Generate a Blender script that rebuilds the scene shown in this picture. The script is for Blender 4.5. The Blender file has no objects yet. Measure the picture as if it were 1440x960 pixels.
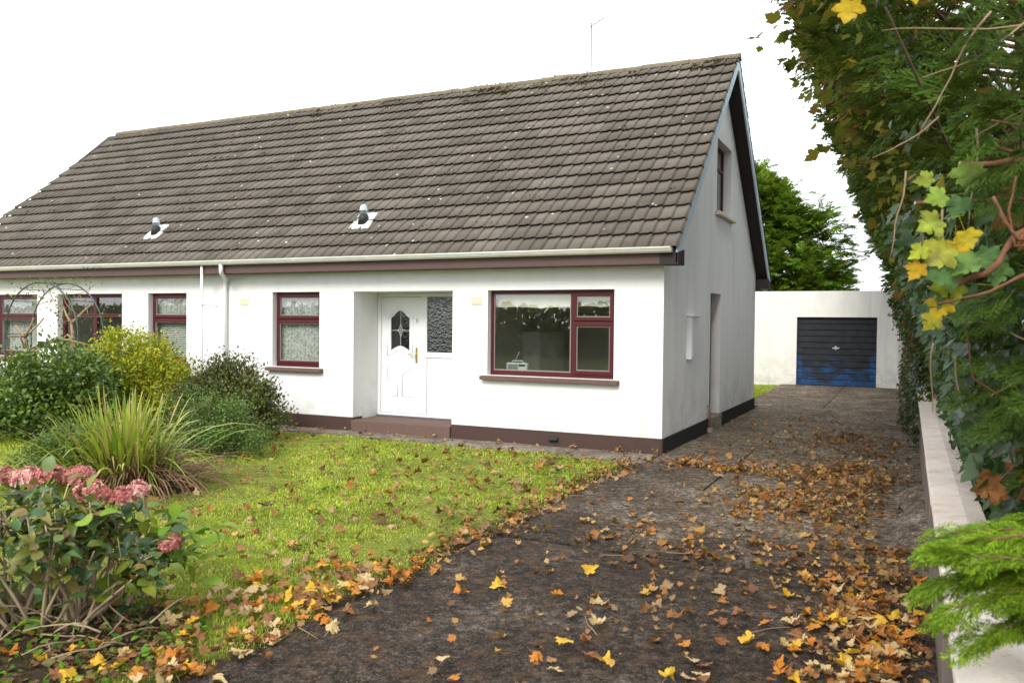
import bpy, bmesh, math, random
import numpy as np
from mathutils import Vector, Matrix
from mathutils.geometry import tessellate_polygon
PI = math.pi
rnd = random.Random(7)
RNG = np.random.default_rng(11)
scene = bpy.context.scene
COL = scene.collection
LOC = {}

# ------------------------------------------------------------------ camera numbers (fitted to the photograph)
YAW, PITCH, ROLL = math.radians(25.4427), math.radians(-1.2087), math.radians(0.5912)
FPX = 1172.85
CAM = Vector((3.105, -11.4585, 1.812))
_f = Vector((-math.sin(YAW)*math.cos(PITCH), math.cos(YAW)*math.cos(PITCH), math.sin(PITCH)))
_r = Vector((math.cos(YAW), math.sin(YAW), 0)); _u = _r.cross(_f)
_r, _u = math.cos(ROLL)*_r + math.sin(ROLL)*_u, -math.sin(ROLL)*_r + math.cos(ROLL)*_u

# ------------------------------------------------------------------ materials
class NT:
    def __init__(s, name):
        s.m = bpy.data.materials.new(name); s.m.use_nodes = True
        s.t = s.m.node_tree; s.t.nodes.clear()
        s.out = s.n('ShaderNodeOutputMaterial')
        s._co = None
    def n(s, kind, **kw):
        nd = s.t.nodes.new(kind)
        for k, v in kw.items():
            if k.startswith('i_'):
                nd.inputs[int(k[2:]) if k[2:].isdigit() else k[2:].replace('_', ' ')].default_value = v
            else: setattr(nd, k, v)
        return nd
    def l(s, a, b): s.t.links.new(a, b)
    def co(s):
        if s._co is None: s._co = s.n('ShaderNodeTexCoord').outputs['Object']
        return s._co
    def noise(s, scale, detail=4, rough=.55, stretch=None, off=0):
        v = s.co()
        if stretch or off:
            mp = s.n('ShaderNodeMapping'); s.l(v, mp.inputs[0])
            if stretch: mp.inputs['Scale'].default_value = stretch
            mp.inputs['Location'].default_value = (off, off*1.3, off*.7)
            v = mp.outputs[0]
        nd = s.n('ShaderNodeTexNoise'); nd.inputs['Scale'].default_value = scale
        nd.inputs['Detail'].default_value = detail; nd.inputs['Roughness'].default_value = rough
        s.l(v, nd.inputs['Vector']); return nd.outputs['Fac']
    def ramp(s, fac, stops, interp='LINEAR'):
        r = s.n('ShaderNodeValToRGB'); cr = r.color_ramp; cr.interpolation = interp
        while len(cr.elements) < len(stops): cr.elements.new(.5)
        for e, (p, c) in zip(cr.elements, stops):
            e.position = p; e.color = (c if len(c) == 4 else (*c, 1)) if hasattr(c, '__len__') else (c, c, c, 1)
        s.l(fac, r.inputs[0]); return r.outputs[0]
    def mix(s, fac, a, b, mode='MIX'):
        m = s.n('ShaderNodeMix', data_type='RGBA', blend_type=mode)
        for sock, v in ((m.inputs[0], fac), (m.inputs[6], a), (m.inputs[7], b)):
            if hasattr(v, 'is_output'): s.l(v, sock)
            elif hasattr(v, '__len__'): sock.default_value = (*v[:3], 1)
            else: sock.default_value = v
        return m.outputs[2]
    def math(s, op, a, b=0.0):
        m = s.n('ShaderNodeMath', operation=op)
        for i, v in enumerate((a, b)):
            if hasattr(v, 'is_output'): s.l(v, m.inputs[i])
            else: m.inputs[i].default_value = v
        return m.outputs[0]
    def pos(s):
        sp = s.n('ShaderNodeSeparateXYZ'); s.l(s.co(), sp.inputs[0]); return sp.outputs
    def bump(s, h, strength=.4, dist=.01):
        b = s.n('ShaderNodeBump'); b.inputs['Strength'].default_value = strength
        b.inputs['Distance'].default_value = dist; s.l(h, b.inputs['Height']); return b.outputs[0]
    def bsdf(s, col, rough=.6, spec=.3, metal=0, normal=None, link=True):
        p = s.n('ShaderNodeBsdfPrincipled')
        for sock, v in ((p.inputs['Base Color'], col), (p.inputs['Roughness'], rough)):
            if hasattr(v, 'is_output'): s.l(v, sock)
            elif hasattr(v, '__len__'): sock.default_value = (*v[:3], 1)
            else: sock.default_value = v
        p.inputs['Specular IOR Level'].default_value = spec
        p.inputs['Metallic'].default_value = metal
        if normal is not None: s.l(normal, p.inputs['Normal'])
        if link: s.l(p.outputs[0], s.out.inputs[0])
        return p.outputs[0]

def plain(name, c, rough=.5, spec=.3, metal=0, var=.12, scale=9, bump=.15, bs=60):
    t = NT(name)
    col = t.mix(t.math('MULTIPLY', t.noise(scale, 5), var*2), c, tuple(x*.55 for x in c))
    t.bsdf(col, rough, spec, metal, t.bump(t.noise(bs, 3), bump, .004) if bump else None)
    return t.m

def leafmat(name, cols, rough=.45, trans=.3, spec=.35, nscale=1.3, nlo=.72, nhi=1.2):
    t = NT(name)
    g = t.n('ShaderNodeNewGeometry')
    k = len(cols)
    col = t.ramp(g.outputs['Random Per Island'], [(i/max(1, k-1), c) for i, c in enumerate(cols)])
    nz = t.ramp(t.noise(nscale, 3), [(.3, nlo), (.7, nhi)])
    col = t.mix(1.0, col, nz, 'MULTIPLY')
    b = t.bsdf(col, rough, spec, link=False)
    tr = t.n('ShaderNodeBsdfTranslucent'); t.l(t.mix(.35, col, (.35, .4, .05), 'MIX'), tr.inputs[0])
    tr2 = t.n('ShaderNodeMixShader'); tr2.inputs[0].default_value = trans
    t.l(b, tr2.inputs[1]); t.l(tr.outputs[0], tr2.inputs[2]); t.l(tr2.outputs[0], t.out.inputs[0])
    return t.m

def wall_white(name, stain=.35, algae=.15, streak=.2, base=(.80, .80, .79)):
    t = NT(name); x, y, z = t.pos()
    st = t.ramp(t.noise(1.0, 6, .65, (1, 1, .35)), [(.47, 0.), (.75, 1.)])
    col = t.mix(t.math('MULTIPLY', st, stain), base, (.50, .49, .45))
    sk = t.ramp(t.noise(3.2, 5, .6, (1, 1, .07), 3), [(.5, 0.), (.72, 1.)])
    col = t.mix(t.math('MULTIPLY', sk, streak), col, (.36, .37, .35))
    low = t.n('ShaderNodeMapRange'); low.inputs[1].default_value = 1.2; low.inputs[2].default_value = .15
    low.inputs[3].default_value = 0; low.inputs[4].default_value = 1; t.l(z, low.inputs[0])
    al = t.math('MULTIPLY', low.outputs[0], t.ramp(t.noise(2.3, 6, .7, None, 8), [(.45, 0.), (.7, 1.)]))
    col = t.mix(t.math('MULTIPLY', al, algae), col, (.27, .27, .19))
    h = t.math('ADD', t.noise(140, 3), t.math('MULTIPLY', t.noise(9, 3), 1.5))
    t.bsdf(col, .85, .15, 0, t.bump(h, .35, .006)); return t.m

def glass_mat(name, tint=(.95, .97, .96), ior=1.65, wavy=0, rough=0.0):
    t = NT(name)
    tr = t.n('ShaderNodeBsdfTransparent'); tr.inputs[0].default_value = (*tint, 1)
    gl = t.n('ShaderNodeBsdfGlossy'); gl.inputs['Roughness'].default_value = rough
    lw = t.n('ShaderNodeLayerWeight'); lw.inputs[0].default_value = .5
    fr = t.math('ADD', t.math('MULTIPLY', t.math('POWER', lw.outputs['Facing'], 4.), .8), .085*(ior-1)/.5)
    if wavy:
        nb = t.bump(t.noise(22, 1, .5, (1, 1, 1.6)), wavy, .02)
        t.l(nb, gl.inputs['Normal']); t.l(nb, lw.inputs['Normal'])
    else:
        nb = t.bump(t.noise(1.6, 1), .02, .02); t.l(nb, gl.inputs['Normal'])
    mx = t.n('ShaderNodeMixShader')
    t.l(fr, mx.inputs[0])
    t.l(tr.outputs[0], mx.inputs[1]); t.l(gl.outputs[0], mx.inputs[2]); t.l(mx.outputs[0], t.out.inputs[0])
    return t.m

M = {}
M['white_render'] = wall_white('white_painted_render', .14, .5, .10)
M['gable_render'] = wall_white('weathered_painted_render', .20, .6, .20)
M['garage_render'] = wall_white('garage_painted_render', .5, .6, .35, (.80, .78, .74))
M['plinth'] = plain('brown_plinth_paint', (.085, .052, .045), .8, .15, var=.3)
M['plinth_gable'] = plain('black_plinth_paint', (.040, .036, .036), .8, .15, var=.3)
M['sill'] = plain('brown_sill_paint', (.16, .10, .085), .8, .2, var=.3, scale=14)
M['mahogany'] = plain('mahogany_frame', (.085, .012, .013), .4, .3, var=.3, bump=.05)
M['gasket'] = plain('grey_gasket', (.3, .27, .26), .5, .2, bump=0)
M['upvc'] = plain('white_door_plastic', (.80, .81, .82), .3, .4, var=.03, bump=.0)
M['brass'] = plain('polished_brass', (.75, .52, .18), .25, .5, 1, bump=0)
M['fascia'] = plain('brown_fascia_paint', (.12, .07, .065), .55, .3, var=.25)
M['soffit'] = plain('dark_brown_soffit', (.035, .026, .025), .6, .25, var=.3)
M['barge'] = plain('pale_blue_barge_paint', (.60, .73, .82), .55, .3, var=.2, scale=3)
M['gutter'] = plain('cream_gutter_plastic', (.66, .66, .58), .4, .4, var=.35, scale=5)
M['pipe'] = plain('white_pipe_plastic', (.78, .79, .78), .4, .35, var=.1)
M['vent_metal'] = plain('grey_vent_plastic', (.42, .47, .50), .4, .4, var=.15)
M['lead'] = plain('white_flashing', (.78, .80, .80), .5, .35, var=.1)
M['rubber'] = plain('black_rubber', (.02, .022, .025), .5, .3, var=.1)
M['cream_vent'] = plain('cream_vent_paint', (.72, .70, .56), .7, .2, var=.1)
M['steel'] = plain('weathered_steel', (.32, .31, .33), .4, .5, .7, var=.2)
M['arch_metal'] = plain('dark_green_metal', (.05, .07, .06), .5, .4, var=.2)
M['copper'] = plain('faded_copper_pipe', (.40, .19, .14), .5, .4, .3, var=.3)
M['interior'] = plain('room_wallpaper', (.60, .57, .50), .8, .1, var=.1)
M['interior_door'] = plain('room_door_paint', (.72, .70, .66), .5, .3, var=.05)
M['cream_cloth'] = plain('cream_blind_cloth', (.78, .73, .58), .8, .1, var=.1)
M['blind'] = plain('white_blind_slat', (.72, .74, .70), .5, .2, var=.05, bump=0)
M['glass'] = glass_mat('window_glass')
M['glass_wavy'] = glass_mat('patterned_door_glass', (.35, .40, .38), 1.9, .45, .03)
M['glass_lead'] = glass_mat('leaded_door_glass', (.45, .47, .46), 1.6, .12)
M['silver'] = plain('silver_plastic', (.55, .57, .58), .35, .4, var=.05, bump=0)
M['black_plastic'] = plain('black_plastic', (.02, .02, .022), .4, .4, bump=0)
M['bark'] = plain('rough_bark', (.11, .075, .05), .85, .15, var=.5, scale=20, bump=.8, bs=50)
M['red_bark'] = plain('reddish_branch_bark', (.25, .12, .07), .85, .1, var=.9, scale=45, bump=1., bs=110)
M['cut_wood'] = plain('pale_cut_wood', (.62, .44, .26), .7, .2, var=.2)
M['twig'] = plain('pale_dry_twig', (.36, .25, .15), .8, .2, var=.4, scale=20)
M['tan_stem'] = plain('tan_woody_stem', (.42, .32, .21), .75, .2, var=.4, scale=20)
M['wall_face'] = None
def _wallface():
    t = NT('brown_washed_wall')
    g = t.ramp(t.noise(5, 6, .65, (1, .5, .12)), [(.3, (.10, .075, .062)), (.55, (.19, .15, .125)), (.75, (.29, .24, .20))])
    t.bsdf(g, .9, .15, 0, t.bump(t.noise(60, 4), .5, .006)); return t.m
M['wall_face'] = _wallface()
def _coping():
    t = NT('white_coping_paint')
    g = t.ramp(t.noise(4, 6, .7), [(.38, (.76, .67, .59)), (.60, (.66, .55, .47)), (.8, (.42, .33, .27))])
    sp = t.ramp(t.noise(55, 3, .7), [(.60, 0.), (.70, 1.)])
    g = t.mix(t.math('MULTIPLY', sp, .55), g, (.22, .19, .16))
    t.bsdf(g, .85, .15, 0, t.bump(t.noise(40, 5), .5, .006)); return t.m
M['coping'] = _coping()
def _tile():
    t = NT('brown_concrete_roof_tile')
    g = t.n('ShaderNodeNewGeometry')
    c = t.ramp(g.outputs['Random Per Island'], [(0, (.102, .089, .074)), (.5, (.124, .108, .090)), (1, (.150, .132, .110))])
    big = t.ramp(t.noise(.6, 4), [(.35, .93), (.65, 1.06)])
    c = t.mix(1.0, c, big, 'MULTIPLY')
    li = t.ramp(t.noise(4.2, 5, .7), [(.52, 0.), (.70, 1.)])
    c = t.mix(t.math('MULTIPLY', li, .22), c, (.25, .23, .19))
    v = t.n('ShaderNodeTexVoronoi'); v.inputs['Scale'].default_value = 4.5; t.l(t.co(), v.inputs['Vector'])
    d = t.math('ADD', v.outputs['Distance'], t.math('MULTIPLY', t.noise(30, 3), .16))
    sp = t.ramp(d, [(.15, 1.), (.20, 0.)])
    keep = t.n('ShaderNodeSeparateColor'); t.l(v.outputs['Color'], keep.inputs[0])
    sp = t.math('MULTIPLY', sp, t.math('GREATER_THAN', keep.outputs[0], .64))
    c = t.mix(sp, c, (.62, .58, .50))
    mo = t.ramp(t.noise(6.5, 6, .75, None, 5), [(.66, 0.), (.74, 1.)])
    c = t.mix(t.math('MULTIPLY', mo, .6), c, (.045, .040, .022))
    t.bsdf(c, .9, .15, 0, t.bump(t.noise(70, 5, .7), .6, .006)); return t.m
M['tile'] = _tile()
M['ridge'] = plain('mossy_ridge_tile', (.24, .20, .14), .9, .1, var=.8, scale=7, bump=.9, bs=30)
M['moss'] = leafmat('dark_roof_moss', [(.035, .028, .012), (.075, .055, .022), (.11, .09, .035)], .95, 0, .05)
def _concrete(name, dark, mid, light, speck, lo=.36, hi=.66, moss=(.050, .036, .024), mossamt=.6, blend=None, grit=1.):
    t = NT(name)
    a = t.noise(1.1, 7, .68)
    c = t.ramp(a, [(lo, dark), ((lo+hi)/2, mid), (hi, light)])
    if blend:                       # the worn grey concrete further up the drive gives way to dark mossy tarmac by the road
        x, y, z = t.pos()
        q = t.math('ADD', t.math('MULTIPLY', t.math('ADD', y, 4.75), 1.5), t.math('MULTIPLY', t.math('SUBTRACT', t.noise(1.4, 6, .7, None, 15), .5), 5.))
        lf = t.n('ShaderNodeMapRange'); lf.inputs[1].default_value = .2; lf.inputs[2].default_value = 1.6; lf.inputs[3].default_value = .30; lf.inputs[4].default_value = 1.; t.l(x, lf.inputs[0])
        up = t.n('ShaderNodeMapRange'); up.inputs[1].default_value = -1.4; up.inputs[2].default_value = 0; t.l(y, up.inputs[0])
        f = t.math('MULTIPLY', t.ramp(q, [(0., 0.), (1., 1.)]), t.math('MAXIMUM', lf.outputs[0], up.outputs[0]))
        c = t.mix(f, c, t.ramp(a, [(lo, blend[0]), ((lo+hi)/2, blend[1]), (hi, blend[2])]))
    m = t.ramp(t.noise(2.1, 7, .75, None, 4), [(.46, 0.), (.62, 1.)])
    c = t.mix(t.math('MULTIPLY', m, mossamt), c, moss)
    f = t.ramp(t.noise(75, 4, .8), [(.35, .55), (.65, 1.35)])
    c = t.mix(1.0, c, f, 'MULTIPLY')
    mo = t.ramp(t.noise(13, 8, .8, None, 2), [(.40, .38), (.50, 1.), (.60, 2.2)])
    c = t.mix(grit, c, mo, 'MULTIPLY')
    m2 = t.ramp(t.noise(38, 6, .75, None, 9), [(.40, .45), (.50, 1.), (.60, 1.9)])
    c = t.mix(grit, c, m2, 'MULTIPLY')
    sp = t.ramp(t.noise(95, 2, .6, None, 6), [(.62, 0.), (.70, 1.)])
    c = t.mix(t.math('MULTIPLY', sp, speck), c, (.25, .215, .175))
    ru = t.ramp(t.noise(7, 5, .7, None, 12), [(.52, 0.), (.62, 1.)])
    c = t.mix(t.math('MULTIPLY', ru, .4), c, (.11, .060, .026))
    h = t.math('ADD', t.noise(60, 5, .75), t.math('MULTIPLY', t.noise(8, 4), 2.))
    t.bsdf(c, .88, .2, 0, t.bump(h, .9, .012)); return t.m
M['drive_dark'] = _concrete('worn_mossy_driveway', (.020, .013, .010), (.036, .026, .019), (.085, .069, .056), .8, lo=.34, hi=.68, mossamt=.35, moss=(.030, .019, .011), blend=((.075, .056, .039), (.130, .101, .073), (.22, .182, .14)))
M['drive_grey'] = M['drive_dark']
M['path'] = _concrete('stained_concrete_path', (.14, .115, .09), (.21, .18, .145), (.29, .255, .21), .2, mossamt=.5, moss=(.085, .062, .04), grit=.45)
M['mortar'] = _concrete('grey_mortar', (.22, .19, .15), (.27, .235, .19), (.33, .29, .24), .25, mossamt=.3, grit=.4)
def _lawn():
    t = NT('short_lawn_turf')
    c = t.ramp(t.noise(3, 6, .7), [(.3, (.10, .085, .03)), (.5, (.17, .20, .035)), (.7, (.25, .27, .05))])
    x, y, z = t.pos()      # muddy, worn margin along the drive
    e = t.math('ADD', x, t.math('MULTIPLY', t.math('SUBTRACT', t.noise(4, 5, .7), .5), .9))
    c = t.mix(t.ramp(t.math('ADD', t.math('MULTIPLY', e, 2.2), 1.0), [(.1, 0.), (.55, 1.)]), c, (.050, .034, .020))
    t.bsdf(c, .95, .1, 0, t.bump(t.noise(40, 5, .8), 1., .02)); return t.m
M['lawn'] = _lawn()
M['soil'] = plain('bare_soil', (.055, .038, .026), .95, .1, var=.6, scale=12, bump=1., bs=40)
M['field'] = plain('rough_grassland', (.07, .085, .025), .95, .1, var=.5, scale=.5, bump=.6, bs=20)
def _gdoor():
    t = NT('flaking_blue_garage_door'); x, y, z = t.pos()
    mr = t.n('ShaderNodeMapRange'); mr.inputs[1].default_value = 1.5; mr.inputs[2].default_value = 0.05
    mr.inputs[3].default_value = -.20; mr.inputs[4].default_value = .105; t.l(z, mr.inputs[0])
    n = t.math('ADD', t.noise(2.6, 7, .7, (1, 1, 2.6)), mr.outputs[0])
    side = t.math('MULTIPLY', t.ramp(t.math('ABSOLUTE', t.math('SUBTRACT', x, .33)), [(.93, 0.), (1., 1.)]), t.math('LESS_THAN', z, 1.15))
    n = t.math('ADD', n, t.math('MULTIPLY', side, .12))
    f = t.ramp(n, [(.47, 0.), (.62, 1.)])
    blue = t.ramp(t.noise(9, 4, .6, (1, 1, 2)), [(.3, (.010, .035, .11)), (.7, (.022, .10, .27))])
    c = t.mix(f, t.ramp(t.noise(5, 4), [(.3, (.013, .015, .02)), (.7, (.026, .028, .034))]), blue)
    pale = t.ramp(t.noise(11, 3, .6, (.6, 1, 3), 7), [(.70, 0.), (.76, 1.)])
    c = t.mix(t.math('MULTIPLY', pale, t.math('MULTIPLY', f, .6)), c, (.22, .40, .58))
    t.bsdf(c, .6, .3, 0, t.bump(t.noise(40, 4), .3, .004)); return t.m
M['garage_door'] = _gdoor()
def _lace():
    t = NT('net_curtain_lace')
    n = t.ramp(t.noise(26, 3, .6), [(.40, .55), (.58, 1.)])
    df = t.n('ShaderNodeBsdfDiffuse'); df.inputs[0].default_value = (.85, .86, .82, 1)
    tl = t.n('ShaderNodeBsdfTranslucent'); tl.inputs[0].default_value = (.8, .8, .76, 1)
    tr = t.n('ShaderNodeBsdfTransparent')
    a = t.n('ShaderNodeMixShader'); a.inputs[0].default_value = .3; t.l(df.outputs[0], a.inputs[1]); t.l(tl.outputs[0], a.inputs[2])
    b = t.n('ShaderNodeMixShader'); t.l(n, b.inputs[0]); t.l(tr.outputs[0], b.inputs[1]); t.l(a.outputs[0], b.inputs[2])
    t.l(b.outputs[0], t.out.inputs[0]); return t.m
M['lace'] = _lace()
# foliage
M['conifer'] = leafmat('conifer_sprays', [(.010, .028, .005), (.024, .058, .007), (.052, .095, .010), (.075, .10, .02)], .7, .2, .08)
M['conifer_bright'] = leafmat('fresh_conifer_sprays', [(.03, .07, .008), (.07, .15, .010), (.16, .27, .014), (.32, .44, .025)], .65, .35, .1)
M['conifer_garden'] = leafmat('garden_conifer_sprays', [(.030, .085, .008), (.085, .175, .012), (.19, .30, .02)], .7, .3, .08, nscale=.9, nlo=.6, nhi=1.3)
M['sycamore'] = leafmat('turning_tree_leaves', [(.06, .085, .012), (.11, .14, .015), (.18, .18, .016), (.20, .14, .02), (.17, .075, .02)], .6, .35, .1)
M['big_leaf'] = leafmat('large_green_leaves', [(.06, .15, .05), (.10, .20, .06), (.22, .30, .02), (.42, .36, .015), (.16, .25, .04)], .45, .35, .2, nscale=22, nlo=.45, nhi=1.3)
M['yellow_leaf'] = leafmat('large_yellow_leaves', [(.50, .40, .01), (.55, .38, .012), (.50, .22, .012)], .5, .4, .2, nscale=24, nlo=.5, nhi=1.2)
M['dead_leaf'] = leafmat('dead_brown_leaves', [(.17, .065, .022), (.28, .12, .04), (.36, .18, .07)], .7, .15, .1, nscale=24, nlo=.5, nhi=1.2)
M['ivy'] = leafmat('ivy_leaves', [(.014, .040, .012), (.024, .062, .016), (.040, .090, .026), (.055, .085, .03)], .36, .15, .3)
M['ivy_dull'] = leafmat('dull_ivy_leaves', [(.035, .055, .018), (.075, .08, .02), (.12, .085, .03), (.17, .09, .03)], .6, .2, .1)
M['shrub_green'] = leafmat('green_shrub_leaves', [(.020, .055, .010), (.045, .10, .016), (.10, .18, .025), (.20, .26, .035)], .35, .25, .4)
M['shrub_yellow'] = leafmat('yellow_green_shrub_leaves', [(.09, .15, .012), (.24, .30, .015), (.46, .46, .02), (.54, .46, .03)], .45, .35)
M['shrub_dark'] = leafmat('dark_shrub_leaves', [(.022, .036, .012), (.055, .085, .018), (.11, .14, .03), (.16, .085, .03)], .45, .2)
M['shrub_low'] = leafmat('grey_green_shrub_leaves', [(.040, .080, .018), (.085, .15, .028), (.15, .23, .05)], .5, .2)
M['strap'] = leafmat('strap_leaves', [(.10, .20, .015), (.19, .30, .02), (.32, .40, .03), (.42, .42, .09), (.44, .34, .13)], .4, .35)
M['strap_dead'] = leafmat('dead_strap_leaves', [(.075, .035, .020), (.13, .060, .032), (.20, .12, .06), (.10, .085, .03)], .7, .15)
M['hyd_leaf'] = leafmat('hydrangea_leaves', [(.022, .060, .020), (.040, .095, .030), (.075, .14, .03), (.16, .19, .02), (.20, .13, .04)], .38, .25, .4, nscale=3)
M['hyd_bright'] = leafmat('bright_hydrangea_leaves', [(.15, .30, .015), (.22, .38, .02), (.30, .42, .025)], .4, .4, nscale=3)
M['hyd_pink'] = leafmat('pink_hydrangea_petals', [(.32, .04, .06), (.50, .11, .13), (.60, .24, .22), (.42, .08, .09), (.56, .36, .24), (.30, .16, .10)], .6, .25, nscale=8)
M['hyd_pale'] = leafmat('pale_pink_hydrangea_petals', [(.52, .10, .13), (.66, .27, .26), (.74, .45, .40), (.76, .58, .48)], .6, .25, nscale=8)
M['hyd_cream'] = leafmat('faded_hydrangea_petals', [(.30, .28, .14), (.42, .34, .22), (.36, .22, .16)], .6, .25, nscale=8)
M['grass'] = leafmat('lawn_grass_blades', [(.22, .34, .025), (.36, .47, .038), (.50, .58, .065), (.62, .57, .24)], .6, .42, .1, nscale=1.7, nlo=.68, nhi=1.22)
M['weed'] = leafmat('lawn_weed_leaves', [(.05, .13, .015), (.10, .21, .02), (.16, .28, .03)], .55, .3, .15)
M['litter'] = leafmat('mixed_leaf_litter', [(.085, .040, .018), (.20, .090, .030), (.36, .13, .022), (.26, .14, .06), (.46, .26, .05), (.38, .26, .13), (.13, .060, .026), (.42, .17, .025)], .6, .15, nscale=.6, nlo=.85, nhi=1.1)
FL = {'yellow': leafmat('yellow_fallen_leaf', [(.62, .34, .02), (.70, .44, .04)], .55, .2, nscale=25, nlo=.6),
      'orange': leafmat('orange_fallen_leaf', [(.50, .16, .015), (.56, .22, .02)], .55, .2, nscale=25, nlo=.55),
      'brown': leafmat('brown_fallen_leaf', [(.20, .075, .025), (.27, .11, .04)], .6, .15, nscale=25, nlo=.55),
      'tan': leafmat('pale_tan_fallen_leaf', [(.50, .36, .18), (.58, .42, .20)], .6, .15, nscale=25, nlo=.6)}

# ------------------------------------------------------------------ object helpers
def tag(o, label=None, cat=None, group=None, kind=None):
    if label: o['label'] = label
    if cat: o['category'] = cat
    if group: o['group'] = group
    if kind: o['kind'] = kind
    return o

def thing(name, label, cat, loc=(0, 0, 0), group=None):
    o = bpy.data.objects.new(name, None); COL.objects.link(o); o.location = loc
    o.empty_display_size = .2
    LOC[o.name] = Vector(loc); return tag(o, label, cat, group)

def link(name, me, parent=None):
    o = bpy.data.objects.new(name, me); COL.objects.link(o)
    if parent is not None:
        o.parent = parent; LOC[o.name] = LOC[parent.name]
    else: LOC[o.name] = Vector((0, 0, 0))
    return o

class MB:
    def __init__(s, T=None): s.v = []; s.f = []; s.T = T
    def add(s, vs, fs):
        k = len(s.v)
        s.v += [s.T(Vector(p)) if s.T else Vector(p) for p in vs]
        s.f += [tuple(i+k for i in f) for f in fs]
    def box(s, a, b):
        (x0, y0, z0), (x1, y1, z1) = a, b
        s.add([(x0, y0, z0), (x1, y0, z0), (x1, y1, z0), (x0, y1, z0), (x0, y0, z1), (x1, y0, z1), (x1, y1, z1), (x0, y1, z1)],
              [(0, 3, 2, 1), (4, 5, 6, 7), (0, 1, 5, 4), (1, 2, 6, 5), (2, 3, 7, 6), (3, 0, 4, 7)])
    def prism(s, poly, d, axis=0):      # poly of 3-D points, extruded by vector d
        n = len(poly); d = Vector(d)
        P = [Vector(p) for p in poly]
        s.add(P + [p+d for p in P], [tuple(range(n-1, -1, -1)), tuple(range(n, 2*n))] + [(i, (i+1) % n, (i+1) % n+n, i+n) for i in range(n)])
    def tube(s, pts, rad, n=6, cap=True):
        P = [Vector(p) for p in pts]; m = len(P)
        R = rad if hasattr(rad, '__len__') else [rad]*m
        vs = []; t0 = None
        for i in range(m):
            t = (P[min(i+1, m-1)]-P[max(i-1, 0)]).normalized()
            if t0 is None:
                a = Vector((0, 0, 1)) if abs(t.z) < .9 else Vector((1, 0, 0)); nn = t.cross(a).normalized()
            else:
                nn = (nn - t*nn.dot(t)).normalized()
            t0 = t; bb = t.cross(nn)
            for k in range(n):
                a = 2*PI*k/n; vs.append(P[i] + R[i]*(math.cos(a)*nn+math.sin(a)*bb))
        fs = [(i*n+k, i*n+(k+1) % n, (i+1)*n+(k+1) % n, (i+1)*n+k) for i in range(m-1) for k in range(n)]
        if cap: fs += [tuple(range(n-1, -1, -1)), tuple((m-1)*n+k for k in range(n))]
        s.add(vs, fs)
    def poly_holes(s, loops, to3, d):   # filled outline with holes (2-D loops), extruded by vector d
        d = Vector(d); flat = [p for L in loops for p in L]
        tris = tessellate_polygon([[Vector((p[0], p[1], 0)) for p in L] for L in loops])
        n = len(flat); A = [Vector(to3(*p)) for p in flat]
        fs = [tuple(t) for t in tris] + [tuple(i+n for i in reversed(t)) for t in tris]
        k = 0
        for L in loops:
            m = len(L); fs += [(k+i, k+(i+1) % m, k+(i+1) % m+n, k+i+n) for i in range(m)]; k += m
        s.add(A + [a+d for a in A], fs)
    def build(s, name, mat, parent=None, bev=0, smooth=False, recalc=True):
        off = LOC[parent.name] if parent is not None else Vector((0, 0, 0))
        me = bpy.data.meshes.new(name); me.from_pydata([v-off for v in s.v], [], s.f)
        bm = bmesh.new(); bm.from_mesh(me)
        if recalc: bmesh.ops.recalc_face_normals(bm, faces=bm.faces)
        if bev:
            es = [e for e in bm.edges if len(e.link_faces) == 2 and e.calc_face_angle(0) > .6]
            bmesh.ops.bevel(bm, geom=es, offset=bev, segments=2, profile=.6, affect='EDGES', clamp_overlap=True)
        if smooth:
            for f in bm.faces: f.smooth = True
        bm.to_mesh(me); bm.free()
        me.materials.append(mat)
        return link(name, me, parent)

def np_mesh(name, V, F, tot, mat, parent=None, smooth=False):
    V = np.asarray(V, dtype=np.float32); F = np.asarray(F, dtype=np.int32); tot = np.asarray(tot, dtype=np.int32)
    if parent is not None: V = V - np.array(LOC[parent.name], dtype=np.float32)
    me = bpy.data.meshes.new(name)
    me.vertices.add(len(V)); me.vertices.foreach_set('co', V.ravel())
    me.loops.add(len(F)); me.loops.foreach_set('vertex_index', F)
    me.polygons.add(len(tot))
    me.polygons.foreach_set('loop_start', np.concatenate(([0], np.cumsum(tot)[:-1])).astype(np.int32))
    me.polygons.foreach_set('loop_total', tot)
    if smooth: me.polygons.foreach_set('use_smooth', np.ones(len(tot), dtype=bool))
    me.update(calc_edges=True)
    me.materials.append(mat)
    return link(name, me, parent)

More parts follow.
